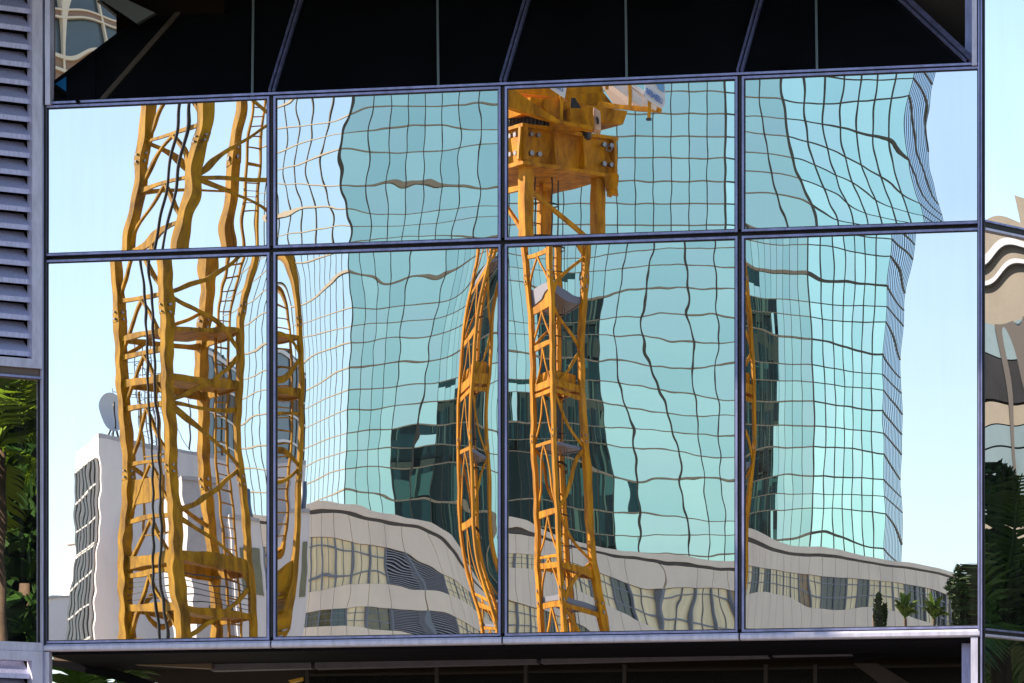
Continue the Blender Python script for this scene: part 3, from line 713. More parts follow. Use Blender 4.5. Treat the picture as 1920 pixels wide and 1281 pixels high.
while z > 4:
    for k in range(3):
        p, q = A0 + eL * (.06 + .31 * k), A0 + eL * (.06 + .31 * k + .28)
        mb = MB(True); mb.hexa([p + nL * .03 + Vector((0, 0, z - 2.9)), q + nL * .03 + Vector((0, 0, z - 2.9)), q - nL * .05 + Vector((0, 0, z - 2.9)), p - nL * .05 + Vector((0, 0, z - 2.9))],
                               [p + nL * .03 + Vector((0, 0, z)), q + nL * .03 + Vector((0, 0, z)), q - nL * .05 + Vector((0, 0, z)), p - nL * .05 + Vector((0, 0, z))])
        pn = mb.build('window', M_wteal if k else M_wdark, whiteb)
        mb = MB(True)
        for t in (.0, .5, 1.): u = p.lerp(q, t) + nL * .06; mb.bar(u + Vector((0, 0, z - 2.9)), u + Vector((0, 0, z)), .07)
        for t in (0, .33, .66, 1.): mb.bar(p + nL * .06 + Vector((0, 0, z - 2.9 * t)), q + nL * .06 + Vector((0, 0, z - 2.9 * t)), .06)
        mb.build('window_frame', mat('pale_frame', (.45, .45, .44), .5), pn)
    z -= 3.0
# lower annexes stepping down to the right
def block(name, label, cat, x0, D0, x1, D1, ytop, dep, m, group=None):
    a, b = P2(x0, D0), P2(x1, D1); n = Vector((-(b - a).y, (b - a).x, 0)).normalized()
    if n.dot(CAM - a) > 0: n = -n
    t = thing(name, label, cat, a, group, virtual=True)
    z = EYE + (HOR - ytop) / F_PX * min(D0, D1)
    mb = MB(True); wallbox(mb, [a, b, b + n * dep, a + n * dep], 0, z); mb.build('wall', m, t)
    mb = MB(True); wallbox(mb, [a - n * .1, b - n * .1, b + n * dep, a + n * dep], z, z + .15); mb.build('parapet', M_render2, t)
    return t, a, b, n, z
t1, a1, b1, n1, z1 = block('grey_annex', 'grey rendered annex with a flat roof in front of the white block', 'building', 330, 141, 418, 141.25, 905, 8, M_render2)
mb = MB(True)
for k, (u, zz) in enumerate(((.25, z1 - 1.6), (.25, z1 - 4.2), (.7, z1 - 4.2))):
    p = a1.lerp(b1, u); q = a1.lerp(b1, u + .25)
    mb.hexa([p - n1 * .04 + Vector((0, 0, zz)), q - n1 * .04 + Vector((0, 0, zz)), q + n1 * .1 + Vector((0, 0, zz)), p + n1 * .1 + Vector((0, 0, zz))], [p - n1 * .04 + Vector((0, 0, zz + .5)), q - n1 * .04 + Vector((0, 0, zz + .5)), q + n1 * .1 + Vector((0, 0, zz + .5)), p + n1 * .1 + Vector((0, 0, zz + .5))])
    mb.build('vent', M_wdark, t1); mb = MB(True)
t2, a2, b2, n2, z2 = block('white_annex', 'white rendered annex beside the curved building', 'building', 412, 140, 500, 140.3, 962, 8, M_render)
for k in range(2):
    p = a2.lerp(b2, .25 + .4 * k); q = a2.lerp(b2, .5 + .4 * k); zz = z2 - 2.2
    mb = MB(True); mb.hexa([p - n2 * .04 + Vector((0, 0, zz)), q - n2 * .04 + Vector((0, 0, zz)), q + n2 * .1 + Vector((0, 0, zz)), p + n2 * .1 + Vector((0, 0, zz))], [p - n2 * .04 + Vector((0, 0, zz + 1.1)), q - n2 * .04 + Vector((0, 0, zz + 1.1)), q + n2 * .1 + Vector((0, 0, zz + 1.1)), p + n2 * .1 + Vector((0, 0, zz + 1.1))])
    mb.build('window', M_wolive, t2)
# sunlit plain white building at far left: the visible side faces the sun
t3 = thing('sunlit_building', 'plain white building glaring in the sun at the far left', 'building', P2(146, 230), virtual=True)
def sunblock(name, px, D, L, ytop):
    a = P2(px, D); dv_ = Vector((-.50, .866, 0)); b = a + dv_ * L; e = Vector((.866, .5, 0)) * 6
    z = EYE + (HOR - ytop) / F_PX * D
    mb = MB(True); wallbox(mb, [a, b, b + e, a + e], 0, z); mb.build(name, M_white, t3)
    mb = MB(True); wallbox(mb, [a - dv_ * .1 - e * .02, b - e * .02, b + e, a + e], z, z + .12); mb.build('roof_edge', M_render2, t3)
sunblock('wall', 146, 232, 1.9, 1018)
sunblock('low_wing', 113, 226, 3, 1112)
# distant gridded block between the white block and the tower
a, b = P2(372, 235), P2(450, 241); zt2 = EYE + (HOR - 650) / F_PX * 235
t4 = thing('gridded_block', 'slim office block with white window grid between mast and tower', 'building', a, virtual=True)
n4 = (P2(400, 300) - P2(400, 200)).normalized()
mb = MB(True); wallbox(mb, [a, b, b + n4 * 12, a + n4 * 12], 0, zt2); mb.build('wall', M_slate, t4)
for k in range(26):
    z = zt2 - .2 - k * 1.5
    mb = MB(True); mb.bar(a - n4 * .06 + Vector((0, 0, z)), b - n4 * .06 + Vector((0, 0, z)), .14); mb.build('transom', M_white, t4)
    if k % 4 == 1:
        mb = MB(True); mb.slab([a.lerp(b, .35) - n4 * .03 + Vector((0, 0, z - 1.4)), a.lerp(b, .95) - n4 * .03 + Vector((0, 0, z - 1.4)), a.lerp(b, .95) - n4 * .03 + Vector((0, 0, z)), a.lerp(b, .35) - n4 * .03 + Vector((0, 0, z))], n4 * .02); mb.build('spandrel', M_beige, t4)
for k in range(5):
    p = a.lerp(b, k / 4) - n4 * .07; mb = MB(True); mb.bar(p, p + Vector((0, 0, zt2)), .12); mb.build('mullion', M_tv, t4)

# ---- rooftop things
def tubeV(name, m, par, pts, r, n=8):
    mb = MB(True); mb.tube(pts, r, n); return mb.build(name, m, par, smooth=True)
dp = V(203, 824, 151)
dish = thing('satellite_dish', 'large grey white satellite dish on the roof of the white block', 'satellite dish', dp, virtual=True)
dc_ = V(206, 776, 151)
mb = MB(True); K = 28; vs = [dc_ + cF * .18]; fs = []
aimd = (-cF * .92 + cR * .2 + Vector((0, 0, .3))).normalized(); ux = aimd.cross(Vector((0, 0, 1))).normalized(); uy = ux.cross(aimd)
for r_ in (1, 2, 3):
    for k in range(K):
        t = 2 * math.pi * k / K; rr = r_ / 3
        vs.append(dc_ + ux * math.cos(t) * .40 * rr + uy * math.sin(t) * .66 * rr + aimd * (.16 * rr * rr - .18))
for k in range(K): fs.append((0, 1 + k, 1 + (k + 1) % K))
for r_ in range(2):
    for k in range(K): fs.append((1 + r_ * K + k, 1 + (r_ + 1) * K + k, 1 + (r_ + 1) * K + (k + 1) % K, 1 + r_ * K + (k + 1) % K))
mb.add(vs, fs); mb.build('reflector', M_dish, dish, smooth=True)
tubeV('feed_arm', M_black, dish, [dc_ - uy * .6, dc_ + aimd * .55 - uy * .1, dc_ + aimd * .5 + uy * .05], .025)
for dx in (-.25, .0, .25): tubeV('stand_leg', M_black, dish, [dc_ - uy * .3 - aimd * .2, Vector((dp.x, dp.y, zt)) + cR * dx], .03)
ants = [(235, 742, 'yagi'), (258, 690, 'pole'), (285, 760, 'yagi'), (345, 700, 'pole'), (375, 735, 'yagi'), (268, 640, 'mast')]
for i, (x, yt, kind) in enumerate(ants):
    D = 152 + (i % 3) * .8
    base = V(x, HOR, D); base = Vector((base.x, base.y, zt)); top = V(x, yt, D)
    t = thing('antenna', ['comb antenna beside the satellite dish', 'bare pole aerial behind the left mast chord', 'comb antenna in the middle of the white roof', 'thin bare aerial right of the front mast chord', 'comb antenna at the right end of the white roof', 'tall lattice aerial with guy wires on the white roof'][i], 'antenna', base, 'rooftop aerials on the white block', virtual=True)
    tubeV('pole', M_steel, t, [base, top], .025)
    if kind == 'yagi':
        mb = MB(True); mb.bar(top - cR * .5, top + cR * .5, .03)
        for k in range(6): mb.bar(top - cR * (.5 - .2 * k) - Vector((0, 0, .18 - .02 * k)), top - cR * (.5 - .2 * k) + Vector((0, 0, .18 - .02 * k)), .018)
        mb.build('elements', M_steel, t)
    if kind == 'mast':
        mb = MB(True); n = 16; h = (top - base).z
        for s_ in (-.3, .3): mb.bar(base + cR * s_, top + cR * s_, .03)
        for k in range(n): z0, z1 = h * k / n, h * (k + 1) / n; mb.bar(base + cR * (-.3 if k % 2 else .3) + Vector((0, 0, z0)), base + cR * (.3 if k % 2 else -.3) + Vector((0, 0, z1)), .02)
        for k in range(5): mb.bar(base + cR * (-.9) + Vector((0, 0, h * (.35 + .12 * k))), base + cR * .9 + Vector((0, 0, h * (.37 + .12 * k))), .02)
        mb.build('lattice', M_steel, t)
        mb = MB(True)
        for s_ in (-1.6, 1.6): mb.bar(base + cR * s_, top - Vector((0, 0, h * .2)), .015)
        mb.build('guy_wires', M_black, t)
tb = V(468, 950, 145); tz = EYE + (HOR - 905) / F_PX * 145
tk = thing('water_tank', 'small dark water tank on the annex roof left of the tower', 'tank', (tb.x, tb.y, z2 + .15), virtual=True)
tubeV('drum', mat('tank_blue', (.10, .14, .20), .5), tk, [(tb.x, tb.y, z2 + .35), (tb.x, tb.y, tz)], .22, 16)
for dx in (-.15, .15):
    mb = MB(True); mb.bar(Vector((tb.x, tb.y, z2 + .15)) + cR * dx, Vector((tb.x, tb.y, z2 + .36)) + cR * dx, .05); mb.build('leg', M_steel, tk)

# ------------------------------------------------------------------ cranes
E1 = (cR * 1.62 + cF * 1.16) / 2.0      # towards the right corner, per metre of width
E2 = (cR * -1.16 + cF * 1.62) / 2.0     # towards the left corner
def mast(root, front_px, D, ztop, m, wdt, chord, pitch, z_start=0, seed=0, kbrace=True):
    Fp = P2(front_px, D)
    cs = [Fp, Fp + E1 * wdt, Fp + E1 * wdt + E2 * wdt, Fp + E2 * wdt]      # front, right, back, left
    for c in cs:
        mb = MB(True); mb.bar(c + Vector((0, 0, z_start)), c + Vector((0, 0, ztop)), chord, chord, up=E1)
        ch = mb.build('chord', m, root)
        bl = MB(True)                                     # splice plates and bolts
        z = z_start + 1.2
        while z < ztop - .3:
            bl.bar(c + Vector((0, 0, z - .16)), c + Vector((0, 0, z + .16)), chord * 1.07, chord * 1.07, up=E1)
            z += 3.6
        bl.build('splice', m, ch)
        bb = MB(True); z = z_start + 1.2
        outd = -(E1 + E2).normalized()
        while z < ztop - .3:
            for dz in (-.09, .09):
                for dirv in (-E2, -E1):
                    q = c + dirv.normalized() * chord * .57 + Vector((0, 0, z + dz)); bb.tube([q, q + dirv.normalized() * .03], .032, 6)
            z += 3.6
        bb.build('bolts', M_steel, ch)
    br = chord * .42
    nlev = int((ztop - z_start) / pitch)
    for k in range(nlev):
        z0 = z_start + k * pitch; z1_ = z0 + pitch
        up = Vector((0, 0, 1))
        # faces: 0 front-right, 1 right-back, 2 back-left, 3 left-front
        for fi in (0, 2):                                 # zigzag faces
            if fi == 2 and k % 3: continue
            a, b = (cs[0], cs[1]) if fi == 0 else (cs[2], cs[3])
            if k % 2: a, b = b, a
            mb = MB(True); mb.bar(a + up * z0, b + up * z1_, br, br * .7, up=(E2 if fi == 0 else -E2)); mb.build('brace', m, root)
            if k % 4 == 0:
                mb = MB(True); mb.bar(a + up * z0, b + up * z0, br * .9, br * .9); mb.build('strut', m, root)
        for fi in (1, 3):                                 # K faces
            if fi == 1: continue
            a, b = (cs[1], cs[2]) if fi == 1 else (cs[3], cs[0])
            mid = (a + b) / 2
            mb = MB(True); mb.bar(a + up * z1_, b + up * z1_, br * .9, br * 1.1); mb.build('strut', m, root)
            for q in (a, b):
                mb = MB(True); mb.bar(mid + up * (z1_ - .05), q.lerp(mid, .06) + up * (z0 + .08), br * .85, br * .7); mb.build('brace', m, root)
    return cs

def platform(root, cs, z, m, mdeck, plate=.16, inner=0.0, full=True):
    c = sum(cs, Vector()) / 4
    qs = [p.lerp(c, inner) for p in cs]
    mb = MB(True)
    for i in range(4): mb.bar(qs[i] + Vector((0, 0, z)), qs[(i + 1) % 4] + Vector((0, 0, z)), .08, plate)
    dk_ = MB(True)
    hole = .35
    a, b, c_, d = [p.lerp(c, .02) for p in qs]
    dk_.hexa([p + Vector((0, 0, z - .02)) for p in (a, b, c_.lerp(b, hole if full else .0), d.lerp(a, hole if full else .0))], [p + Vector((0, 0, z + .03)) for p in (a, b, c_.lerp(b, hole if full else .0), d.lerp(a, hole if full else .0))])
    o = mb.build('platform_frame', m, root); dk_.build('deck', mdeck, o)
    return o

def ladder(root, cs, z0, z1, m, mc, t=(.62, .70), cage=True):
    f, r_, b, l = cs
    p = f + (r_ - f) * t[0] + (l - f) * t[1]; q = p + E1 * .42
    for s_ in (p, q):
        mb = MB(True); mb.bar(s_ + Vector((0, 0, z0)), s_ + Vector((0, 0, z1)), .06, .06, up=E1); mb.build('ladder_rail', m, root)
    mb = MB(True); z = z0
    while z < z1: mb.bar(p + Vector((0, 0, z)), q + Vector((0, 0, z)), .03); z += .28
    mb.build('ladder_rungs', m, root, kind='stuff')
    if not cage: return
    # safety hoops
    mb = MB(True); z = z0 + .5; cc = (p + q) / 2 - E2 * .32
    while z < z1:
        mb.tube([cc + E1 * math.cos(t_) * .36 - E2 * math.sin(t_) * .36 + Vector((0, 0, z)) for t_ in [math.pi * k / 8 for k in range(-1, 10)]], .018, 5); z += .75
    for t_ in (math.pi * .15, math.pi * .5, math.pi * .85):
        v = cc + E1 * math.cos(t_) * .36 - E2 * math.sin(t_) * .36; mb.bar(v + Vector((0, 0, z0)), v + Vector((0, 0, z1)), .025)
    mb.build('ladder_cage', mc, root, kind='stuff')

zA = lambda y, D=95: EYE + (HOR - y) / F_PX * D
# crane A (left)
craneA = thing('tower_crane', 'mustard yellow crane mast with two black cables, reflected in the left-hand panes', 'crane', P2(314, 93.6), virtual=True)
csA = mast(craneA, 314, 93.6, 27.0, M_yel, 2.0, .205, 1.235, z_start=zA(1290) - 3.7 + .0)
for y, pl in ((620, .10), (708, .18), (1052, .24), (1128, .15)): platform(craneA, csA, zA(y, 94), M_yel, M_yel, plate=pl)
# one-sided bumper plate on the left face
mb = MB(True); p, q = csA[3].lerp(csA[0], .1), csA[3].lerp(csA[0], .82); zz = zA(925, 94.5)
mb.bar(p + Vector((0, 0, zz)), q + Vector((0, 0, zz)), .05, .5); mb.build('plate', M_yel, craneA)
ladder(craneA, csA, 8, 26, M_yel, M_yel, t=(.82, .42), cage=False)
mb = MB(True); z0_ = zA(1075, 94.5)
mb.tube([csA[3].lerp(csA[0], .35) + E1 * .3 + Vector((0, 0, z0_ - .7 + .28 * math.sin(t))) + E1 * .28 * math.cos(t) for t in [2 * math.pi * k / 18 for k in range(19)]], .05, 6); mb.build('cable_ring', M_yel, craneA)
for k, (dx, ph) in enumerate(((.70, 0), (.86, 1.3))):
    pts = []
    for j in range(60):
        z = 4 + j * .4; u = csA[3].lerp(csA[0], dx + .012 * math.sin(z * .9 + ph)) - (E1 + E2 * 0) * .16
        pts.append(u + Vector((0, 0, z)))
    tubeV('cable', M_black, craneA, pts, .035, 6)
# lower work cage between the bottom platforms
mb = MB(True)
for k in range(5): z = zA(1085 + k * 9, 95); mb.bar(csA[0] + Vector((0, 0, z)), csA[1] + Vector((0, 0, z)), .015); mb.bar(csA[3] + Vector((0, 0, z)), csA[0] + Vector((0, 0, z)), .015)
mb.build('guard_wires', M_black, craneA)
# hanging work frame on the left face
mb = MB(True); pf, pl_ = csA[3].lerp(csA[0], .35), csA[3].lerp(csA[0], .95)
for yy, in ((860,), (1012,)): mb.bar(pf + Vector((0, 0, zA(yy))), pl_ + Vector((0, 0, zA(yy))), .04)
for t in (0, .35, .7): u = pf.lerp(pl_, t); mb.bar(u + Vector((0, 0, zA(740))), u + Vector((0, 0, zA(1012))), .04)
mb.build('hanging_frame', M_yel, craneA)

# crane B (middle) with slewing gear
_V = V
def V(px, py, D): return _V(px + CO, py, D)
craneB = thing('tower_crane', 'orange crane with slewing ring and sign boards, reflected in the middle panes', 'crane', P2(985, 93.6), virtual=True)
zmt = zA(318, 94.5)
csB = mast(craneB, 985, 93.6, zmt, M_org, 2.0, .24, 1.16, z_start=zA(1290) - 3.0)
for y, pl in ((735, .22), (1078, .20)): platform(craneB, csB, zA(y, 94.5), M_org, M_org, plate=pl)
for y in (548, 856, 1138): platform(craneB, csB, zA(y, 94.5), M_grating, M_grating, plate=.09, inner=.06, full=False)
ladder(craneB, csB, 8, zmt, M_org, M_black, t=(.45, .6))
for k in range(2):
    u = csB[0] + E2 * (.7 + .2 * k) + E1 * .6
    tubeV('cable', M_black, craneB, [u + Vector((0, 0, z)) + E1 * .03 * math.sin(z) for z in np.arange(5, zmt - 1, .5)], .022, 6)
u = csB[0] + E1 * .9 + E2 * .9
mb = MB(True); mb.bar(u + Vector((0, 0, zA(840))), u + Vector((0, 0, zA(770))), .5, .35, up=E1); mb.build('control_box', M_black, craneB)
mb = MB(True); u2 = csB[0] + E1 * 1.0 + E2 * 1.0
mb.prism([tuple((csB[i].lerp(u2, .18)).xy) for i in range(4)], zA(728, 94.5), zA(700, 94.5)); mb.build('canopy', M_org, craneB)
# braced collar below the ring
ctrB = sum(csB, Vector()) / 4
def cB(u, v, z): p = ctrB + E1 * u + E2 * v; return Vector((p.x, p.y, z))
zc0, zc1 = zA(334, 94.5), zA(260, 94.5)
h0, h1 = 1.22, 1.30
mb = MB(True); mb.hexa([cB(-h0, -h0, zc0 + .12), cB(h0, -h0, zc0 + .12), cB(h0, h0, zc0 + .12), cB(-h0, h0, zc0 + .12)], [cB(-h0, -h0, zc1), cB(h0, -h0, zc1), cB(h0, h0, zc1), cB(-h0, h0, zc1)]); collar = mb.build('ring_support', M_org, craneB)
mb = MB(True)
for z_, hh in ((zc1 + .05, 1.33), (zc0 + .10, 1.28)):
    mb.hexa([cB(-hh, -hh, z_ - .05), cB(hh, -hh, z_ - .05), cB(hh, hh, z_ - .05), cB(-hh, hh, z_ - .05)], [cB(-hh, -hh, z_ + .03), cB(hh, -hh, z_ + .03), cB(hh, hh, z_ + .03), cB(-hh, hh, z_ + .03)])
mb.build('flange', M_org, collar)
for u in (-1.26, -.45, .35, 1.2):
    mb = MB(True); mb.hexa([cB(u - .04, -1.42, zc0 + .14), cB(u + .04, -1.42, zc0 + .14), cB(u + .04, -1.2, zc0 + .14), cB(u - .04, -1.2, zc0 + .14)], [cB(u - .04, -1.36, zc1), cB(u + .04, -1.36, zc1), cB(u + .04, -1.2, zc1), cB(u - .04, -1.2, zc1)]); mb.build('stiffener', M_org, collar)
    mb = MB(True); mb.hexa([cB(-1.42, u - .04, zc0 + .14), cB(-1.42, u + .04, zc0 + .14), cB(-1.2, u + .04, zc0 + .14), cB(-1.2, u - .04, zc0 + .14)], [cB(-1.36, u - .04, zc1), cB(-1.36, u + .04, zc1), cB(-1.2, u + .04, zc1), cB(-1.2, u - .04, zc1)]); mb.build('stiffener', M_org, collar)
bo = MB(True)
for u in (-1.1, -.9, .9, 1.1):
    for z_ in (zc0 + .3, zc1 - .15):
        p = cB(u, -1.3, z_); bo.tube([p, p - E2 * .08], .055, 8)
        p = cB(-1.3, u, z_); bo.tube([p, p - E1 * .08], .055, 8)
bo.build('bolts', M_steel, collar)
# outrigger lug at the right
def face(pts, D, th, name, m, par):
    mb = MB(True); mb.slab([V(x, y, D) for x, y in pts], cF * th); return mb.build(name, m, par)
face([(1122, 268), (1130, 270), (1160, 330), (1158, 352), (1136, 352), (1134, 334), (1122, 326)], 94.6, .35, 'lug', M_org, craneB)
face([(1137, 352), (1158, 352), (1160, 364), (1150, 362), (1146, 366), (1138, 364)], 94.65, .25, 'lug_claw', M_org, craneB)
for x, y in ((1120, 257), (1141, 279)):
    mb = MB(True); c = V(x, y, 94.5); mb.tube([c + cR * .06 * math.cos(t) + Vector((0, 0, .06 * math.sin(t))) for t in [2 * math.pi * k / 12 for k in range(13)]], .016, 6); mb.build('lifting_eye', M_steel, craneB)
# slewing ring with teeth
zr0, zr1 = zA(256, 94.5), zA(233, 94.5); rr = 1.22
mb = MB(True); K = 90; vs = []
for z_ in (zr0, zr1):
    for k in range(2 * K):
        t = 2 * math.pi * k / (2 * K); r_ = rr + (.035 if k % 2 else 0); vs.append(cB(r_ * math.cos(t), r_ * math.sin(t), z_))
n = 2 * K
mb.add(vs, [(k, (k + 1) % n, n + (k + 1) % n, n + k) for k in range(n)] + [tuple(range(n, 2 * n)), tuple(range(n - 1, -1, -1))]); mb.build('slewing_ring', M_black, craneB)
mb = MB(True); q = V(1097, 260, 94.2); mb.tube([q, V(1097, 236, 94.2)], .12, 16); mb.build('slewing_motor', M_black, craneB)
# slewing platform (wedge seen from below) and boxes
zp = zA(231, 94.5)
mb = MB(True)
mb.hexa([cB(-1.15, -1.3, zp), cB(1.35, -1.45, zp), cB(1.35, 1.0, zp), cB(-1.15, 1.0, zp)], [cB(-1.2, -1.45, zp + .30), cB(1.45, -1.5, zp + .30), cB(1.45, 1.1, zp + .30), cB(-1.2, 1.1, zp + .30)]); mb.build('slewing_platform', M_org, craneB)
face([(940, 168), (962, 167), (1046, 224), (1110, 236), (1110, 243), (1042, 229), (940, 196)], 92.9, .3, 'lower_girder', M_org, craneB)
mb = MB(True); mb.slab([V(1068, 205, 93.2), V(1112, 201, 93.2), V(1112, 238, 93.2), V(1068, 238, 93.2)], (E2 * .9)); bx = mb.build('gear_box', M_org, craneB)
face([(1112.5, 201), (1125, 208), (1125, 244), (1112.5, 240)], 93.3, .5, 'gear_box_end', mat('pale_orange', (.75, .55, .40), .5), bx)
face([(1117, 217), (1121, 219), (1121, 231), (1117, 229)], 93.25, .04, 'hatch', M_black, bx)
face([(1070, 184), (1078, 184), (1090, 205), (1070, 205)], 93.3, .1, 'dark_opening', M_black, bx)
face([(1018, 185), (1048, 182), (1050, 222), (1030, 216), (1018, 200)], 93.3, .5, 'cab_bracket', M_org, craneB)
face([(1048, 150), (1054, 150), (1056, 228), (1050, 226)], 93.1, .3, 'post', M_org, craneB)
face([(950, 120), (1130, 120), (1130, 184), (1070, 188), (1010, 178), (950, 172)], 94.6, .6, 'upper_housing', M_org, craneB)
face([(1056, 183), (1130, 172), (1150, 198), (1138, 215), (1118, 214), (1110, 196), (1075, 200)], 94.3, .5, 'counter_arm', M_org, craneB)
# counter-jib deck seen from below
mb = MB(True)
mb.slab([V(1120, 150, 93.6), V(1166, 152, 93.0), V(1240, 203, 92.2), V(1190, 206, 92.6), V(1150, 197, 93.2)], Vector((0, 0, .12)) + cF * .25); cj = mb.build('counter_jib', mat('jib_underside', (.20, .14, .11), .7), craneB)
mb = MB(True); mb.bar(V(1122, 196, 92.8), V(1238, 207, 92.0), .10, .10); mb.build('jib_rail', M_org, cj)
for pts in ([(1141, 156), (1176, 156), (1176, 181)], [(1180, 162), (1203, 183), (1203, 199), (1180, 186)], [(1205, 183), (1232, 203), (1228, 208), (1205, 192)], [(1180, 152), (1206, 168), (1206, 178), (1180, 158)]):
    face(pts, 92.0, .06, 'deck_board', M_white, cj)
for x, y0, y1 in ((1180, 158, 199), (1216, 187, 223), (1137, 156, 168)):
    mb = MB(True); mb.bar(V(x, y0, 91.9), V(x, y1, 91.9), .055, .055); mb.build('hanging_post', M_org, cj)
mb = MB(True); mb.bar(V(1216, 221, 91.9), V(1216, 225, 91.9), .09); mb.build('post_foot', M_black, cj)
sg = face([(1207, 148), (1244, 146), (1246, 196), (1240, 204), (1207, 183)], 91.8, .05, 'sign_board', M_white, craneB)
face([(1225, 148), (1243, 146), (1243, 172), (1233, 166)], 91.77, .02, 'sign_panel', M_lblue, sg)
sg2 = face([(1025, 148), (1063, 148), (1057, 184), (1027, 163)], 92.0, .05, 'sign_board', M_white, craneB)
def sign_text(txt, px0, py0, px1, py1, D, par, shear):
    """px1 > px0 as mirrored: the writing starts at the right"""
    cu = bpy.data.curves.new('lettering', 'FONT'); cu.body = txt; cu.extrude = .004; cu.size = 1.0; cu.offset = .012
    o = bpy.data.objects.new('lettering', cu); COL.objects.link(o)
    dg = bpy.context.evaluated_depsgraph_get(); me = bpy.data.meshes.new_from_object(o.evaluated_get(dg))
    bpy.data.objects.remove(o)
    xs = [v.co.x for v in me.vertices]; ys = [v.co.y for v in me.vertices]; W = max(xs) - min(xs); H = max(ys) - min(ys)
    x0, y0 = min(xs), min(ys); org = ORG[par.name]
    for v in me.vertices:
        u = (v.co.x - x0) / W; h = (v.co.y - y0) / H; z = v.co.z
        p = V(px1 + (px0 - px1) * u, py1 + (py0 - py1) * u - h * shear, D) - cF * (.012 + z)
        v.co = Vector((p.x, -p.y, p.z)) - org
    me.materials.clear(); me.materials.append(M_blue)
    o = bpy.data.objects.new('lettering', me); COL.objects.link(o); o.parent = par; ORG[o.name] = org
sign_text('LIEBHERR', 1209, 174, 1240, 196, 91.78, sg, 12)
sign_text('LIEBHERR', 1020, 153, 1054, 172, 91.98, sg2, 8)

V = _V
# ================================================================== vegetation
def leaf_cloud(mb, c, r, n, size, seed, R=None):
    rr = np.random.RandomState(seed)
    for _ in range(n):
        d = rr.normal(size=3); d /= np.linalg.norm(d); k = rr.uniform(.55, 1.0) ** .6
        p = Vector(c) + Vector((d[0] * r[0] * k, d[1] * r[1] * k, d[2] * r[2] * k))
        a = Vector(rr.normal(size=3)).normalized(); b = a.cross(Vector(rr.normal(size=3))).normalized()
        s_ = size * rr.uniform(.6, 1.3)
        mb.add([p - a * s_, p - b * s_ * .45, p + a * s_, p + b * s_ * .45], [(0, 1, 2, 3)])
def tree(name, label, base, h, rad, n, leaf, m, virtual=False, seed=1, clumps=14, slim=1.0, group=None, trunk_h=.45):
    t = thing(name, label, 'tree', base, group, virtual)
    base = Vector(base); rr = random.Random(seed)
    mb = MB(virtual); mb.tube([base, base + Vector((.05, 0, h * .3)), base + Vector((-.03, .04, h * .75))], [h * .03, h * .022, h * .008], 8)
    for k in range(7):
        z = h * rr.uniform(.35, .75); a = rr.uniform(0, 6.28)
        mb.tube([base + Vector((0, 0, z)), base + Vector((math.cos(a) * rad * .45, math.sin(a) * rad * .45, z + h * .08)), base + Vector((math.cos(a) * rad * .8, math.sin(a) * rad * .8, z + h * .18))], [h * .01, h * .006, h * .003], 5)
    mb.build('trunk', M_bark, t, smooth=True)
    mb = MB(virtual)
    for k in range(clumps):
        z = h * (trunk_h + (1 - trunk_h) * rr.random()); f = math.sin(math.pi * min(1, max(.12, (z / h - trunk_h * .8) / (1 - trunk_h * .8)))) ** .6
        a = rr.uniform(0, 6.28); d = rad * f * rr.uniform(.2, .85)
        cr = rad * rr.uniform(.22, .42)
        leaf_cloud(mb, base + Vector((math.cos(a) * d, math.sin(a) * d, z)), (cr, cr, cr * .8 * slim), n // clumps, leaf, seed * 100 + k)
    mb.build('crown', m, t)
    return t
def palm(name, label, base, h, nf, L, m, virtual=False, seed=1, group=None, width=.3, tilt=(15, 80), nl=30):
    t = thing(name, label, 'palm', base, group, virtual); base = Vector(base); rr = random.Random(seed)
    mb = MB(virtual); top = base + Vector((.05, .03, h))
    mb.tube([base, base + Vector((.03, 0, h * .5)), top], [q_ * (.35 if virtual else 1) for q_ in (.12 + h * .01, .10 + h * .006, .09)], 10); mb.build('trunk', M_bark, t, smooth=True)
    for k in range(nf):
        a = 6.283 * k / nf * 2.4 + rr.uniform(-.2, .2); e = math.radians(rr.uniform(*tilt)); ln = L * rr.uniform(.75, 1.1)
        pts = []; p = top.copy(); d = Vector((math.cos(a) * math.cos(e), math.sin(a) * math.cos(e), math.sin(e)))
        for j in range(12):
            pts.append(p.copy()); p = p + d * ln / 11; d = (d + Vector((0, 0, -.13))).normalized()
        mb = MB(virtual); mb.tube(pts, [.016 * (1 - j / 13) + .003 for j in range(12)], 4)
        for j in range(nl):
            u = .12 + .88 * j / nl; i = min(10, int(u * 11)); q = pts[i].lerp(pts[i + 1], u * 11 - i); dd = (pts[i + 1] - pts[i]).normalized()
            sd = dd.cross(Vector((0, 0, 1))).normalized()
            ll = width * math.sin(math.pi * (.12 + .84 * u)) ** .6
            for s_ in (-1, 1):
                tip = q + sd * s_ * ll * .8 + dd * ll * .65 - Vector((0, 0, ll * rr.uniform(.15, .45)))
                mid = q.lerp(tip, .5) + Vector((0, 0, ll * .06)); wv = dd * .012 * (1 + ll)
                mb.add([q - wv, q + wv, mid + wv * 1.3, tip, mid - wv * 1.3], [(0, 1, 2, 3, 4)])
        mb.build('frond', m, t)
    return t

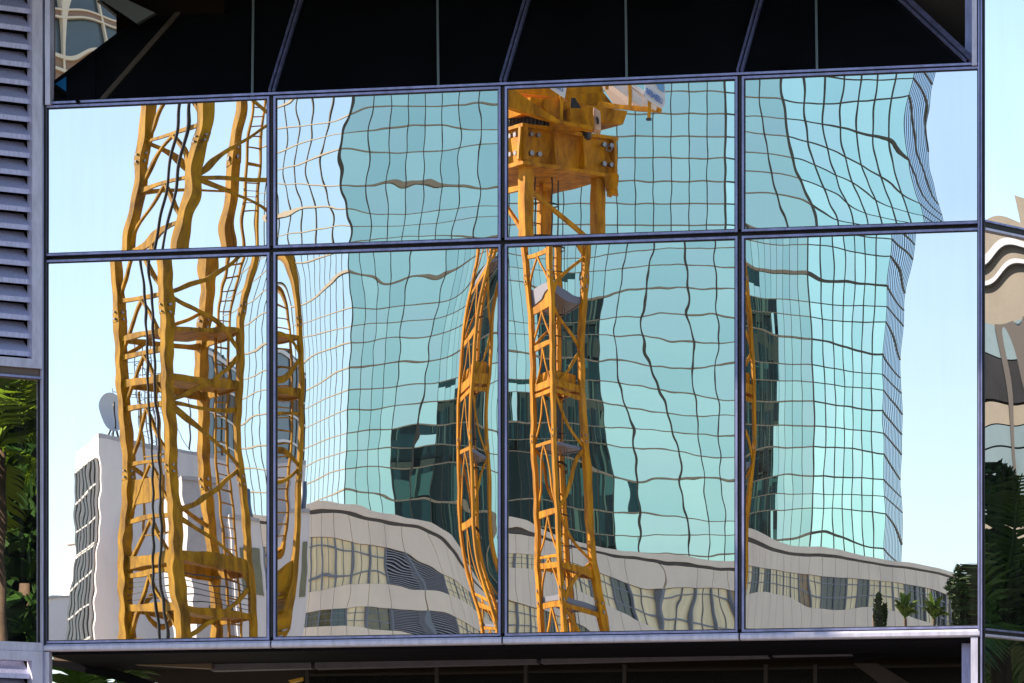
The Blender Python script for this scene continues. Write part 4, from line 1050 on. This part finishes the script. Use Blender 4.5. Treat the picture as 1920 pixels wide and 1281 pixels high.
# reflected shrubs at the foot of the right lower pane (tops of street trees)
def topz(y, D): return EYE + (HOR - y) / F_PX * D
b = P2(1672, 62); tree('cypress', 'narrow cypress top in front of the curved building, first from the left', (b.x, b.y, 0), topz(1092, 62), .2, 4200, .05, M_leaf, True, 3, 22, 2.2, 'trees below the curved building')
b = P2(1722, 62); palm('palm_tree', 'feathery palm top between the cypresses below the curved building', (b.x, b.y, 0), topz(1166, 62), 18, .30, M_leaf2, True, 4, width=.09, tilt=(45, 88))
b = P2(1790, 62); palm('palm_tree', 'spiky palm top beside the ivy clad tree', (b.x, b.y, 0), topz(1164, 62), 16, .28, M_leaf2, True, 9, width=.09, tilt=(45, 88))
b = P2(1860, 64); tree('broadleaf_tree', 'dark leafy tree at the right edge of the large panes', (b.x, b.y, 0), topz(1062, 64), .45, 6500, .06, M_leaf, True, 6, 26, 1.6)

# greenery mirrored in the left and right wing panes (stands right of the bay)
def rpt(px, py, P0, N, dist):
    p = hit(px, py, P0, N); d = (p - CAM).normalized(); r_ = d - N * (2 * d.dot(N)); return p + r_ * dist
c = rpt(40, 1000, P_L, NL, 15.0); tree('broadleaf_tree', 'dense dark tree mirrored in the pane below the louvres', (c.x, c.y, 0), c.z + 1.4, 2.6, 26000, .13, M_leaf, seed=21, clumps=46, trunk_h=.25)
c = rpt(10, 860, P_L, NL, 12.0); palm('palm_tree', 'lime green palm catching the sun above the dark tree', (c.x, c.y - .1, 0), c.z + .1, 18, 1.9, M_leaf2, seed=12, width=.5, tilt=(-10, 75), nl=34)
c = rpt(1885, 1000, P_R, NR, 7.0); tree('broadleaf_tree', 'small round tree mirrored in the tall side pane', (c.x, c.y, 0), c.z + .55, .45, 9000, .05, M_leaf, seed=31, clumps=30, trunk_h=.55)
c = rpt(1885, 1170, P_R, NR, 2.6); palm('palm_tree', 'palm with long green fronds mirrored in the side panes', (c.x, c.y, 0), c.z - .15, 26, 1.5, M_palm, seed=14, width=.42, tilt=(0, 85), nl=30)
c = hit(130, 1290, (0, 1.7, 0), NY); palm('palm_tree', 'palm fronds in the shade below the left end of the bay', (c.x, c.y, 0), c.z - .35, 18, .8, M_palm, seed=17, width=.3, tilt=(5, 80), nl=24)

# beige building mirrored in the right wing panes
c0 = rpt(1895, 700, P_R, NR, 24.0); dv = (c0 - hit(1895, 700, P_R, NR)).normalized(); dv.z = 0; dv.normalize(); sv = Vector((-dv.y, dv.x, 0))
c1 = rpt(1850, 700, P_R, NR, 24.0)
sgn = 1 if (c0 - c1).dot(sv) > 0 else -1; sv = sv * sgn       # sv points to what is mirrored further right
zz_ = lambda y: rpt(1885, y, P_R, NR, 24.0).z
be = thing('beige_building', 'beige stone building with dark ribbon glazing, mirrored in the side panes', 'building', (c0.x, c0.y, 0))
def bb(name, s0, s1, d0, d1, z0, z1, m):
    mb = MB(); q = lambda s_, d_: Vector((c0.x, c0.y, 0)) + sv * s_ + dv * d_
    mb.hexa([Vector((*q(s, d).xy, z0)) for s, d in ((s0, d0), (s1, d0), (s1, d1), (s0, d1))], [Vector((*q(s, d).xy, z1)) for s, d in ((s0, d0), (s1, d0), (s1, d1), (s0, d1))]); return mb.build(name, m, be)
bb('wall', -5, 6, 0, 6, 0, zz_(425), M_beige)
bb('stair_tower', .15, 3, .3, 4, zz_(425), zz_(350), M_beige)
for y0, y1, m_, nm in ((470, 482, M_wframe, 'stripe'), (505, 512, M_wframe, 'stripe'), (590, 665, M_slate, 'glazing'), (668, 760, M_dglass, 'glazing'), (765, 800, M_beige, 'spandrel'), (802, 835, M_slate, 'glazing'), (838, 980, M_slate, 'glazing')):
    bb(nm, -4.8, 5.8, -.12, -.02, zz_(y1), zz_(y0), m_)
for k in range(16): bb('mullion', -4.8 + k * .7, -4.72 + k * .7, -.25, -.13, zz_(980), zz_(590), M_gasket)
# building with a cream grid mirrored in the recessed pane
g0 = P2(4100, 135)
cg = thing('cream_grid_building', 'grey glazed building with a cream window grid, mirrored in the small recessed pane', 'building', g0, virtual=True)
def gq(x0, x1, y0, y1, D, th, name, m):
    mb = MB(True); mb.slab([V(x0, y1, D), V(x1, y1, D), V(x1, y0, D), V(x0, y0, D)], cF * th); mb.build(name, m, cg)
gq(3700, 4500, -90, 1850, 120.2, 10, 'wall', M_slate)
for k in range(-4, 5): gq(4098 + 76 * k, 4105 + 76 * k, -90, 1850, 119.9, .25, 'mullion', M_cream)
for j in range(-3, 12):
    y = 202 + 92 * j
    gq(3700, 4500, y, y + 5, 119.88, .27, 'transom', M_cream); gq(3700, 4500, y + 20, y + 25, 119.88, .27, 'transom', M_cream)
    gq(3700, 4500, y + 5, y + 20, 120.0, .15, 'spandrel', mat('brown_spandrel', (.36, .24, .17), .6)); 
    if j > -1: gq(3700, 4500, y + 25, y + 60, 120.05, .12, 'spandrel', mat('brown_spandrel', (.36, .24, .17), .6))
